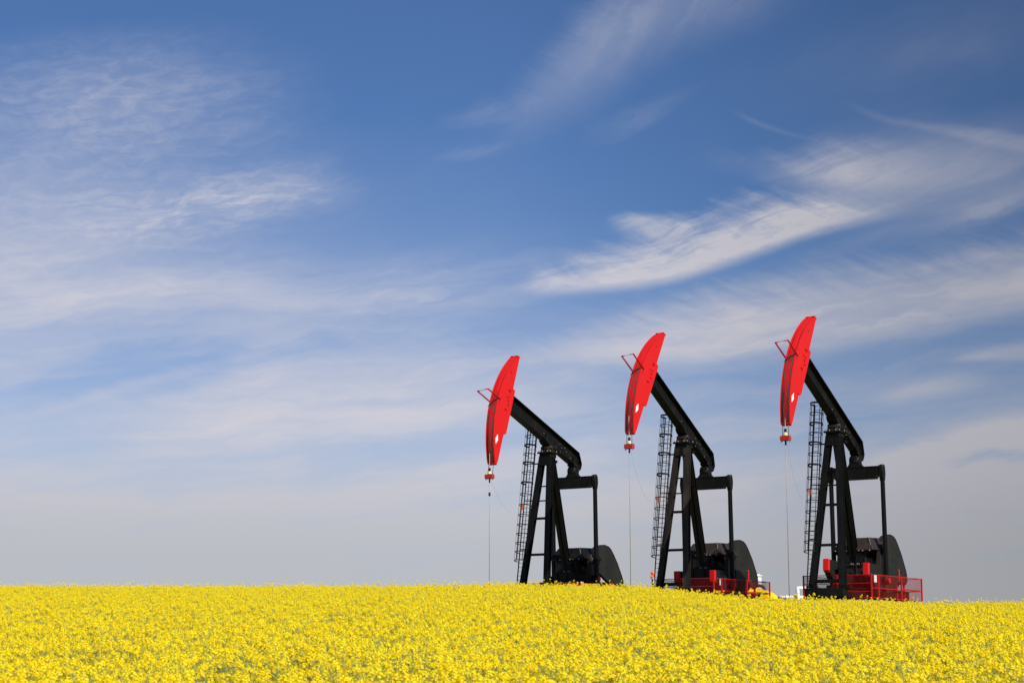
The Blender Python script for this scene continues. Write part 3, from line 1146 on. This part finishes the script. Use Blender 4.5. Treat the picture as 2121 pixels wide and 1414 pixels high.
def hoop_pts(z, a0=-38, a1=218, n=20):
    cx, cy = (LX0 + LX1) / 2, lad_y(z) - 0.24
    return [(cx + HR_CAGE * math.cos(math.radians(a0 + (a1 - a0) * k / n)), cy - HR_CAGE * math.sin(math.radians(a0 + (a1 - a0) * k / n)),
             z + LEAN * (0.24 + HR_CAGE * math.sin(math.radians(a0 + (a1 - a0) * k / n)))) for k in range(n + 1)]


def b_hoop(z, wide):
    def f(m):
        pts = hoop_pts(z)
        h = 0.11 if wide else 0.055
        for k in range(len(pts) - 1):
            m.bar(pts[k], pts[k + 1], h, 0.014, (0, 0, 1))
        m.bar(pts[0], (LX1, lad_y(z), z), h, 0.014, (0, 0, 1))
        m.bar(pts[-1], (LX0, lad_y(z), z), h, 0.014, (0, 0, 1))
    return f


def b_strap(k):
    def f(m):
        a, b = hoop_pts(HOOPS[-1])[k], hoop_pts(HOOPS[0])[k]
        c = ((LX0 + LX1) / 2, lad_y(HOOPS[-1]) - 0.24)
        m.bar(a, b, 0.05, 0.016, (c[1] - a[1], a[0] - c[0], 0))
    return f


def b_tag(m):
    z = 6.05
    m.box((LX0 + 0.06, lad_y(z) - 0.30, z), (0.19, 0.03, 0.42), 0.01)


def b_tag_face(m):
    z = 6.05
    m.box((LX0 + 0.06, lad_y(z) - 0.318, z - 0.07), (0.13, 0.004, 0.13))


def make_pump(i, O, be, psi, pin, dzL, dzR, psiL, label, legmat, leg_key):
    rot = Matrix.Rotation(-AL, 3, 'Z')
    root = thing('pumpjack', label, 'pumpjack', Vector((O[0], O[1], O[2] + EYE)) + rot @ BASE, -AL, 'three pumpjacks standing in a row')
    root.location = Vector((O[0], O[1], O[2] + EYE)) + rot @ BASE

    part('skid', b_skid, M_BLACK, root, OFF)
    for s in (-1, 1):
        part('front_leg', b_front_leg(s), legmat, root, OFF, key=f'front_leg{s}{leg_key}')
        part('rear_leg', b_rear_leg(s), M_BLACK, root, OFF, key=f'rear_leg{s}')
    for z, h in ((0.31, 0.22), (2.62, 0.17), (5.22, 0.17), (6.5, 0.09), (7.55, 0.09)):
        part('cross_brace', b_brace(z, h), M_BLACK, root, OFF, key=f'brace{z}')
    post = part('post_top', b_gusset, M_BLACK, root, OFF)
    each('bolt', PLATE_BOLTS, M_BOLT, post, key='plate_bolt')
    part('saddle_bearing', b_saddle, M_BLACK_FADED, root, OFF)
    beam = part('walking_beam', b_beam, M_BLACK, root, OFF + PIV, -be)
    each('bolt', BEAM_BOLTS, M_BOLT, beam, key='beam_bolt')
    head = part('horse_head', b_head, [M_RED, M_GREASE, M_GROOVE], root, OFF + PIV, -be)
    each('hinge_lug', LUGS, M_RED, head)
    part('lifting_hole', b_hole, M_BLACK, head)
    part('diamond_decal', b_decal, M_STICKER, head, label='white diamond sticker')
    part('wireline_guard', b_bail, M_RED_THIN, head)
    part('rope_tie', b_rope_tie, M_CABLE, head)
    for s in (-1, 1):
        part('bridle_rope', b_rope(s), M_CABLE, head, key=f'rope{s}')

    # bridle, carrier bar and rod hang plumb below the lower end of the head
    hy, hz = rotX(arc_pt(HZ0, HR - 0.025), HZ0, be)
    cz = hz - 0.92
    for s in (-1, 1):
        part('bridle_wire', lambda m: m.tube([(s * ROPE_X * 1.0, hy, hz + 0.02), (s * 0.20, 0.0, cz - 0.1)], 0.020, 6), M_CABLE, root, OFF, key=f'bridle{i}{s}')
    car = part('carrier_bar', b_carrier, M_RED_CARRIER, root, OFF + Vector((0, 0, cz)))
    part('load_cell', b_cell, M_CELL, car)
    part('rod_clamp', b_clamp, M_BLACK_FADED, car)
    part('rod_clamp', cyl_fn((0, 0, -0.42), (0, 0, -0.13), 0.055, 10, True), M_BLACK_FADED, car, key='low_clamp')
    part('polished_rod', lambda m: m.cyl((0, 0, -1.25), (0, 0, cz + ROD_UP[i]), 0.022, 10), M_ROD, root, OFF, key=f'rod{i}')

    if i == 2:
        part('rod_coupling', cyl_fn((0, 0, 6.38), (0, 0, 6.62), 0.075, 10, True), M_BLACK_FADED, root, OFF)

    def sag(m):
        a = Vector((0.05, 0.0, cz - 0.1))
        b = Vector((LX0 - 0.05, lad_y(SAG_Z[i]) - 0.35, SAG_Z[i]))
        pts = []
        for k in range(25):
            t = k / 24
            e = 1 - (1 - t) ** 2.6
            pts.append(Vector((a.x + (b.x - a.x) * t, a.y + (b.y - a.y) * t, a.z + (b.z - a.z) * e - 0.35 * math.sin(math.pi * t) * t)))
        m.tube(pts, 0.006, 5)
    part('sensor_cable', sag, M_THIN_WIRE, root, OFF, key=f'sag{i}')

    ty, tz = rotX(TAIL[0], TAIL[1], be)
    T = Vector((0, ty, tz))
    part('tail_bearing', b_tail_bearing, M_BLACK, root, OFF + T)
    part('equalizer', b_equalizer, M_BLACK, root, OFF + T)
    wy, wz = ty, tz - 0.39
    py, pz = pin
    th = math.atan2(py - wy, wz - pz)
    for s in (-1, 1):
        pit = part('pitman_arm', b_pitman, M_BLACK, root, OFF + Vector((s * 1.83, wy, wz)), th)
        part('pin_cap', b_pitman_cap(s), M_RED, pit, key=f'cap{s}', label='round red crank pin cap')
    for s, dz, ex in ((-1, dzL, psiL), (1, dzR, 0.0)):
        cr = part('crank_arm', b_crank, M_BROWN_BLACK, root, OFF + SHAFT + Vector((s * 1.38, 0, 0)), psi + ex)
        for sy in (-1, 1):
            part('counterweight', b_weight(sy), [M_GUARD, M_RED], cr, (0, 0, dz), key=f'weight{sy}')
    part('gear_pedestal', b_pedestal, M_GUARD, root, OFF)
    gb = part('gearbox', b_gear_body, M_BLACK, root, OFF)
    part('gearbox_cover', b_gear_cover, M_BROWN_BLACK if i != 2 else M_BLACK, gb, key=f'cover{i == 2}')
    each('bolt', GEAR_FIT, M_BOLT, gb, key='gear_bolt')
    part('lifting_sling', b_sling, M_BOLT, gb)
    g = part('belt_guard', b_guard, M_GUARD, root, OFF)
    part('guard_rim', b_guard_rim, M_BLACK, g)
    each('inspection_cap', HATCHES, M_BLACK, g)
    each('guard_post', GUARD_POSTS, M_RED_FENCE, root, OFF)
    part('motor', b_motor, M_BLACK, root, OFF)
    part('notice_plate', b_notice, M_STICKER, root, OFF, label='small white notice plate')
    lad = part('ladder', b_ladder, M_BLACK, root, OFF)
    for k, z in enumerate(HOOPS):
        part('cage_hoop', b_hoop(z, k in (0, 2, 4, 6)), M_BLACK, lad, key=f'hoop{k}')
    each('cage_strap', [b_strap(k) for k in (2, 6, 10, 14, 18)], M_BLACK, lad)
    tg = part('warning_tag', b_tag, M_CLOTH, lad, label='orange red warning tag')
    return root


ROD_UP = [1.55, 2.0, 1.6]
SAG_Z = [5.55, 5.9, 5.6]
# right, middle, left
make_pump(0, ORIG[0], 0.5093, -0.05, (11.05, 0.48), 0.25, 0.0, -0.03,
          'nearest pumpjack with the highest red head, its red mesh guard in full view', M_BLACK, 'k')
make_pump(1, ORIG[1], 0.5364, 0.035, (11.0, 0.40), 0.0, 0.0, 0.0,
          'pumpjack with sun browned front legs, standing between the two others', M_BLACK_FADED, 'f')
make_pump(2, ORIG[2], 0.3501, 0.04, (11.3, 1.03), -0.55, -0.70, 0.0,
          'pumpjack with the lowest red head, its base sunk behind the canola', M_BLACK, 'k')


# ------------------------------------------------------------------ guard fences
FX0, FX1, FY0, FY1, FZ0, FZ1 = -2.05, 2.62, 6.6, 15.2, -0.80, 0.70


def panel_frame(a, b, mids, z0=FZ0 + 0.06, z1=FZ1, t=0.046):
    def f(m):
        A, B = Vector((a[0], a[1], 0)), Vector((b[0], b[1], 0))
        d = (B - A).normalized()
        for z in [z0, z1] + list(mids):
            m.bar(A + Vector((0, 0, z)), B + Vector((0, 0, z)), t, t * 0.8, (0, 0, 1))
    return f


def panel_mesh(a, b, z0=FZ0 + 0.09, z1=FZ1 - 0.03, sp=0.055, w=0.0046):
    def f(m):
        A, B = Vector((a[0], a[1], 0)), Vector((b[0], b[1], 0))
        L_ = (B - A).length
        d = (B - A) / L_
        nrm = Vector((-d.y, d.x, 0))
        n = int(L_ / sp)
        for k in range(1, n):
            p = A + d * (L_ * k / n) + nrm * 0.004
            m.bar(p + Vector((0, 0, z0)), p + Vector((0, 0, z1)), w, w, d)
        n = int((z1 - z0) / sp)
        for k in range(1, n):
            z = z0 + (z1 - z0) * k / n
            m.bar(A + Vector((0, 0, z)) - nrm * 0.004, B + Vector((0, 0, z)) - nrm * 0.004, w, w, (0, 0, 1))
    return f


def fence_post(x, y, w=0.09):
    def f(m):
        m.box((x, y, (FZ0 + FZ1) / 2 - 0.02), (w, w, FZ1 - FZ0 + 0.12), 0.006)
        m.box((x, y, FZ0 - 0.09), (0.2, 0.2, 0.02))
    return f


FENCE_PANELS = [((FX0, FY0), (0.3, FY0), (0.17, -0.35)), ((0.3, FY0), (FX1, FY0), (0.17, -0.35)),
                ((FX1, FY0), (FX1, 7.75), (-0.13,)), ((FX1, 7.75), (FX1, 11.6), (-0.13,)), ((FX1, 11.6), (FX1, FY1), (-0.13, -0.07)),
                ((FX0, FY0), (FX0, 10.9), (-0.13,)), ((FX0, 10.9), (FX0, FY1), (-0.13,)),
                ((FX0, FY1), (FX1, FY1), (-0.13,))]
FENCE_POSTS = [(FX0, FY0), (0.3, FY0), (FX1, FY0), (FX1, 7.75), (FX1, 11.6), (FX1, FY1), (FX0, 10.9), (FX0, FY1)]


def make_fence(O, label):
    rot = Matrix.Rotation(-AL, 3, 'Z')
    root = thing('guard_fence', label, 'guard fence', Vector((O[0], O[1], O[2] + EYE)) + rot @ BASE, -AL, 'red mesh guards around the pumpjack bases')
    for k, (a, b, mids) in enumerate(FENCE_PANELS):
        fr = part('panel_frame', panel_frame(a, b, mids), M_RED_FENCE, root, OFF, key=f'fpanel{k}')
        part('wire_mesh', panel_mesh(a, b), M_RED_MESH, fr, key=f'fmesh{k}')
    for k, (x, y) in enumerate(FENCE_POSTS):
        part('fence_post', fence_post(x, y), M_RED_FENCE, root, OFF, key=f'fpost{k}')
    return root


make_fence(ORIG[0], 'red mesh guard fence in full view around the nearest pumpjack')
make_fence(ORIG[1], 'red mesh guard fence in front of the yellow engine housing')
make_fence((ORIG[2][0], ORIG[2][1], ORIG[2][2] - 0.10), 'red mesh guard fence almost sunk in canola around the pumpjack with the lowest head')


# ------------------------------------------------------------------ small things between the pumpjacks
def at(u, v, y):
    """the point where the ray through a pixel reaches world depth y"""
    d = px_dir(u, v)
    return Vector((0, 0, EYE)) + d * (y / d.y)


def gz(x, y):
    return float(ground_rel(np.array(float(x)), np.array(float(y)))) + EYE


def make_site_things():
    # yellow housing with a black exhaust elbow
    c = at(1577, 1230, 139.5)
    g = gz(c.x, c.y)
    top = at(1560, 1217.5, 139.5).z - g
    t = thing('engine_housing', 'low yellow engine housing behind the guard of the middle pumpjack', 'engine housing', (c.x, c.y, g))

    def shell(m):
        bm = m.bm
        secs = [(-1.15, 0.62, 0.80), (-1.05, 0.75, 0.97), (-0.1, 0.78, 0.98), (0.35, 0.76, 0.90), (0.85, 0.68, 0.74), (1.25, 0.55, 0.50), (1.42, 0.4, 0.34)]
        rings = []
        for x, w, h in secs:
            H = top * h
            pr = [(-w, 0), (-w, H * 0.55), (-w * 0.86, H * 0.84), (-w * 0.5, H * 0.97), (0, H), (w * 0.5, H * 0.97), (w * 0.86, H * 0.84), (w, H * 0.55), (w, 0)]
            rings.append([bm.verts.new((x, y, z)) for y, z in pr])
        fs = []
        for A, B in zip(rings, rings[1:]):
            for k in range(len(A) - 1):
                fs.append(bm.faces.new((A[k], A[k + 1], B[k + 1], B[k])))
        fs.append(bm.faces.new(rings[0]))
        fs.append(bm.faces.new(rings[-1]))
        m._faces(fs, False)
        m.box((0.1, 0, 0.5), (2.3, 1.62, 0.08), 0.01)
    part('housing_shell', shell, M_YELLOW, t, key='shell')

    def elbow(m):
        m.tube([(-0.75, -0.3, top * 0.8), (-0.62, -0.3, top * 0.98), (-0.42, -0.3, top * 1.10), (-0.12, -0.3, top * 1.14), (0.10, -0.3, top * 1.08), (0.18, -0.3, top * 0.93), (0.19, -0.3, top * 0.85)], 0.11, 12)
        for k in range(6):
            m.cyl((-0.42 + k * 0.075, -0.3, top * 1.10 + 0.02 * min(k, 5 - k)), (-0.40 + k * 0.075, -0.3, top * 1.10 + 0.02 * min(k, 5 - k)), 0.125, 12)
    part('exhaust_elbow', elbow, M_RUBBER, t, key='elbow')

    # white stack with a cap behind it
    c = at(1570.5, 1200, 143.5)
    g = gz(c.x, c.y)
    h = at(1567.5, 1193, 143.5).z - g
    t = thing('vent_stack', 'white square vent stack with a wider cap behind the middle pumpjack guard', 'vent stack', (c.x, c.y, g))
    part('stack_body', lambda m: m.box((0, 0, h / 2), (0.42, 0.5, h), 0.02), M_WHITE, t, key='stack')
    part('stack_cap', lambda m: (m.box((0, 0, h + 0.03), (0.56, 0.62, 0.08), 0.01), m.box((-0.02, 0, h + 0.11), (0.3, 0.35, 0.08), 0.01)), M_WHITE, t, key='stack_cap')

    # white insulated pipe loop
    c = at(1664, 1225, 133.5)
    g = gz(c.x, c.y)
    h = at(1664, 1217.3, 133.5).z - g
    t = thing('pipe_loop', 'white square pipe loop beside the ladder of the nearest pumpjack', 'pipe', (c.x, c.y, g))

    def loop(m):
        r = 0.125
        pts = [(-0.40, 0, -0.1), (-0.40, 0, h - 0.06), (-0.385, 0, h - 0.015), (-0.34, 0, h), (0.36, 0, h), (0.405, 0, h - 0.015), (0.42, 0, h - 0.06), (0.42, 0, -0.1)]
        m.tube(pts, r, 14)
        for x in (-0.40, 0.42):
            m.cyl((x, 0, h - 0.36), (x, 0, h - 0.33), r + 0.02, 14)
    part('riser', loop, M_WHITE, t, key='loop')

    def lowpipe(m):
        zz = at(1640, 1236.5, 133.5).z - g
        m.tube([(-1.75, 0.25, zz), (-0.5, 0.25, zz), (1.2, 0.25, zz)], 0.13, 12)
        m.cyl((-1.2, 0.25, zz), (-1.14, 0.25, zz), 0.19, 14)
        m.cyl((-0.62, 0.25, zz), (-0.56, 0.25, zz), 0.19, 14)
        for x in (-1.5, -0.1):
            m.box((x, 0.25, (zz - 0.13) / 2 - 0.05), (0.12, 0.2, max(0.1, zz - 0.03)))
    part('flow_line', lowpipe, M_WHITE, t, key='lowpipe')

    # wellhead of the right pump
    p = Vector(ORIG[0])
    g = gz(p.x, p.y)
    hw = p.z + EYE - 0.92 - g
    t = thing('wellhead', 'brown iron wellhead where the rod of the nearest pumpjack meets the ground', 'wellhead', (p.x, p.y, g))
    part('casing_head', lambda m: (m.cyl((0, 0, -0.1), (0, 0, hw * 0.6), 0.16, 16), m.cyl((0, 0, hw * 0.4), (0, 0, hw * 0.5), 0.26, 16)), M_RUST, t, key='casing')
    part('stuffing_box', lambda m: (m.cyl((0, 0, hw * 0.6), (0, 0, hw), 0.11, 14), m.cyl((-0.3, 0, hw * 0.8), (0.3, 0, hw * 0.8), 0.06, 10), m.cyl((0, 0, hw * 0.95), (0, 0, hw * 0.99), 0.15, 14)), M_RUST, t, key='stuffing')

    # orange marker ball and wind cone on a pole
    yy = 126.0
    c = at(1354.2, 1200, yy)
    g = gz(c.x, c.y)
    zb = at(1352, 1186.5, yy).z - g
    t = thing('marker_pole', 'thin pole with an orange ball and small cloth wind cone beside the middle ladder', 'marker pole', (c.x, c.y, g))
    part('pole', lambda m: m.cyl((0, 0, -0.1), (0, 0, zb + 0.05), 0.02, 8), M_STEEL, t, key='mpole')

    def ball(m):
        bmesh.ops.create_uvsphere(m.bm, u_segments=20, v_segments=12, radius=0.135, matrix=Matrix.Translation((-0.06, 0, zb)))
        for f in m.bm.faces:
            f.smooth = True
        m.cyl((-0.06, 0, zb - 0.16), (-0.06, 0, zb - 0.12), 0.09, 12)
    part('ball', ball, M_ORANGE, t, key='mball')
    part('wind_cone', lambda m: m.tube([(-0.10, -0.02, zb - 0.14), (-0.14, -0.03, zb - 0.25), (-0.18, -0.04, zb - 0.36)], [0.10, 0.075, 0.03], 12), M_CLOTH, t, key='mcone')


make_site_things()


# ------------------------------------------------------------------ canola
def proto_plant(seed, slender=False):
    r = random.Random(seed)
    verts, faces, mats = [], [], []

    def quad(p, mi):
        k = len(verts)
        verts.extend([tuple(q) for q in p])
        faces.append(tuple(range(k, k + len(p))))
        mats.append(mi)

    def stem(a, b, ra, rb, mi=1):
        a, b = Vector(a), Vector(b)
        t = (b - a).normalized()
        u = t.cross(Vector((0.3, 0.9, 0.1))).normalized()
        w = t.cross(u)
        A = [a + (u * math.cos(k * 2.0944) + w * math.sin(k * 2.0944)) * ra for k in range(3)]
        B = [b + (u * math.cos(k * 2.0944) + w * math.sin(k * 2.0944)) * rb for k in range(3)]
        for k in range(3):
            quad([A[k], A[(k + 1) % 3], B[(k + 1) % 3], B[k]], mi)

    def flower(p, nrm, s):
        nrm = nrm.normalized()
        u = nrm.cross(Vector((r.uniform(-1, 1), r.uniform(-1, 1), r.uniform(-1, 1)))).normalized()
        w = nrm.cross(u)
        for k in range(4):
            a = k * math.pi / 2
            d = u * math.cos(a) + w * math.sin(a)
            e = nrm.cross(d)
            lift = r.uniform(0.0, 0.5)
            tip = p + d * s + nrm * s * lift
            quad([p + d * s * 0.12, p + d * s * 0.62 + e * s * 0.50 + nrm * s * lift * 0.4, tip, p + d * s * 0.62 - e * s * 0.50 + nrm * s * lift * 0.4], 0)

    def raceme(base, top, full):
        base, top = Vector(base), Vector(top)
        ax = (top - base).normalized()
        stem(base, top, 0.0035, 0.002)
        n = int(r.uniform(13, 20) * full)
        ln = r.uniform(0.04, 0.07)
        for k in range(n):
            t = k / max(1, n - 1)
            a = k * 2.39996 + r.uniform(-0.3, 0.3)
            rad = 0.011 + 0.028 * math.sin(min(1.0, 0.25 + t) * 1.35) * r.uniform(0.75, 1.15)
            side = ax.cross(Vector((0.2, 1, 0.3))).normalized()
            oth = ax.cross(side)
            d = side * math.cos(a) + oth * math.sin(a)
            p = top - ax * (ln * t) + d * rad + Vector((0, 0, r.uniform(-0.006, 0.006)))
            flower(p, d * 0.8 + ax * (0.9 - 0.5 * t), r.uniform(0.015, 0.0195))
        for k in range(4):                               # buds on the tip
            d = Vector((r.uniform(-1, 1), r.uniform(-1, 1), 0.6)) * 0.008
            stem(top + d, top + d + ax * 0.012, 0.004, 0.002, 3)
        for k in range(int(r.uniform(9, 15))):           # young pods under the flowers
            t = r.uniform(0.02, 0.30)
            a = r.uniform(0, 6.28)
            d = Vector((math.cos(a), math.sin(a), 0.9)).normalized()
            p = top - ax * (ln + t)
            stem(p, p + d * r.uniform(0.04, 0.07), 0.0018, 0.0030)

    H = r.uniform(1.26, 1.46) if slender else 1.12
    nb = r.choice((1, 2)) if slender else r.choice((4, 5, 5, 6))
    stem((0, 0, 0.25), (0, 0, H * 0.62), 0.008, 0.006)
    for k in range(nb):
        a = k * 2.4 + r.uniform(-0.5, 0.5)
        sp = r.uniform(0.05, 0.19) if k else 0.02
        hh = H * (r.uniform(0.72, 1.0) if k else 1.0)
        b = Vector((0, 0, H * r.uniform(0.40, 0.62)))
        mid = b.lerp(Vector((math.cos(a) * sp, math.sin(a) * sp, hh)), 0.5) + Vector((math.cos(a), math.sin(a), 0)) * sp * 0.25
        top = Vector((math.cos(a) * sp * 1.1, math.sin(a) * sp * 1.1, hh))
        stem(b, mid, 0.005, 0.0035)
        raceme(mid, top, r.uniform(0.7, 1.0) if k else 1.0)
    for k in range(4 if slender else 9):                 # leaves
        a = r.uniform(0, 6.28)
        z = r.uniform(0.38, 0.88) * H * (0.92 if k < 7 else 1)
        d = Vector((math.cos(a), math.sin(a), r.uniform(0.1, 0.6))).normalized()
        e = d.cross(Vector((0, 0, 1))).normalized()
        ln = r.uniform(0.07, 0.16) * (1.25 - z / H * 0.6)
        p = Vector((math.cos(a), math.sin(a), 0)) * r.uniform(0, 0.08) + Vector((0, 0, z))
        wv = ln * 0.24
        quad([p, p + d * ln * 0.5 + e * wv, p + d * ln - Vector((0, 0, ln * 0.25)), p + d * ln * 0.5 - e * wv], 2)
    me = bpy.data.meshes.new('canola_plant')
    me.from_pydata(verts, [], faces)
    for m in (M_PETAL, M_STEM, M_LEAF, M_BUD):
        me.materials.append(m)
    me.polygons.foreach_set('material_index', mats)
    return bpy.data.objects.new('canola_plant', me)


def build_canola():
    col = bpy.data.collections.new('canola_plants')
    for k in range(8):
        col.objects.link(proto_plant(100 + k))
    for k in range(4):
        o_ = proto_plant(200 + k, True)
        o_.name = 'slender_plant'
        col.objects.link(o_)
    bands = [(7, 30, 12.0), (30, 50, 10.8), (50, 80, 8.8), (80, 152, 7.6)]
    pts = []
    for y0, y1, dens in bands:
        hw = 0.29 * y1 + 14
        n = int((y1 - y0) * 2 * hw * dens)
        x = rng.uniform(-hw, hw, n)
        y = rng.uniform(y0, y1, n)
        edge = row_dist(x, y) + 0.35 * np.sin(x * 1.3) + 0.25 * np.sin(y * 2.1 + x)
        keep = (np.abs(x) < 0.29 * y + 14) & ((edge < -4.0) | (row_along(x, y) < -6.0 + 0.5 * np.sin(y)) | (row_along(x, y) > 46))
        x, y = x[keep], y[keep]
        z = ground_rel(x, y) + EYE
        # patches that grew taller or shorter
        z = z + 0.06 * np.sin(x * 0.83 + 1.3 * np.sin(y * 0.31)) * np.sin(y * 0.57 + 0.7) - 0.12
        pts.append(np.stack([x, y, z], 1))
    P = np.concatenate(pts)
    n = len(P)
    me = bpy.data.meshes.new('canola_field')
    me.vertices.add(n)
    me.vertices.foreach_set('co', P.astype(np.float32).ravel())
    sc = rng.normal(1.0, 0.065, n)
    tall = rng.random(n) < 0.15
    kind = np.where(tall, rng.integers(8, 12, n), rng.integers(0, 8, n)).astype(np.int32)
    at_ = me.attributes.new('plant_scale', 'FLOAT', 'POINT')
    at_.data.foreach_set('value', np.clip(sc, 0.8, 1.32).astype(np.float32))
    at3 = me.attributes.new('plant_kind', 'INT', 'POINT')
    at3.data.foreach_set('value', kind)
    rv = np.zeros((n, 3), np.float32)
    rv[:, 0] = rng.normal(0, 0.09, n)
    rv[:, 1] = rng.normal(0.03, 0.09, n)
    rv[:, 2] = rng.uniform(0, 6.2832, n)
    at2 = me.attributes.new('plant_turn', 'FLOAT_VECTOR', 'POINT')
    at2.data.foreach_set('vector', rv.ravel())
    o = bpy.data.objects.new('canola_field', me)
    C.objects.link(o)
    o['kind'] = 'stuff'
    o['label'] = 'yellow flowering canola covering the slope'
    o['category'] = 'canola'
    for m in (M_PETAL, M_STEM, M_LEAF, M_BUD):
        me.materials.append(m)
    ng = bpy.data.node_groups.new('scatter_canola', 'GeometryNodeTree')
    ng.interface.new_socket('Geometry', in_out='INPUT', socket_type='NodeSocketGeometry')
    ng.interface.new_socket('Geometry', in_out='OUTPUT', socket_type='NodeSocketGeometry')
    N, L = ng.nodes.new, ng.links.new
    gi, go = N('NodeGroupInput'), N('NodeGroupOutput')
    ci = N('GeometryNodeCollectionInfo')
    ci.inputs['Collection'].default_value = col
    ci.inputs['Separate Children'].default_value = True
    ci.inputs['Reset Children'].default_value = True
    ip = N('GeometryNodeInstanceOnPoints')
    ip.inputs['Pick Instance'].default_value = True
    na = N('GeometryNodeInputNamedAttribute'); na.data_type = 'FLOAT'; na.inputs['Name'].default_value = 'plant_scale'
    nb = N('GeometryNodeInputNamedAttribute'); nb.data_type = 'FLOAT_VECTOR'; nb.inputs['Name'].default_value = 'plant_turn'
    nk = N('GeometryNodeInputNamedAttribute'); nk.data_type = 'INT'; nk.inputs['Name'].default_value = 'plant_kind'
    idx = [q for q in nk.outputs if q.type == 'INT' and q.enabled][0]
    L(gi.outputs[0], ip.inputs['Points'])
    L(ci.outputs[0], ip.inputs['Instance'])
    L(idx, ip.inputs['Instance Index'])
    er = N('FunctionNodeEulerToRotation')
    L(nb.outputs[0], er.inputs[0])
    L(er.outputs[0], ip.inputs['Rotation'])
    cx = N('ShaderNodeCombineXYZ')
    for k in range(3):
        L(na.outputs[0], cx.inputs[k])
    L(cx.outputs[0], ip.inputs['Scale'])
    L(ip.outputs[0], go.inputs[0])
    md = o.modifiers.new('scatter', 'NODES')
    md.node_group = ng
    print('canola plants', n)


build_canola()
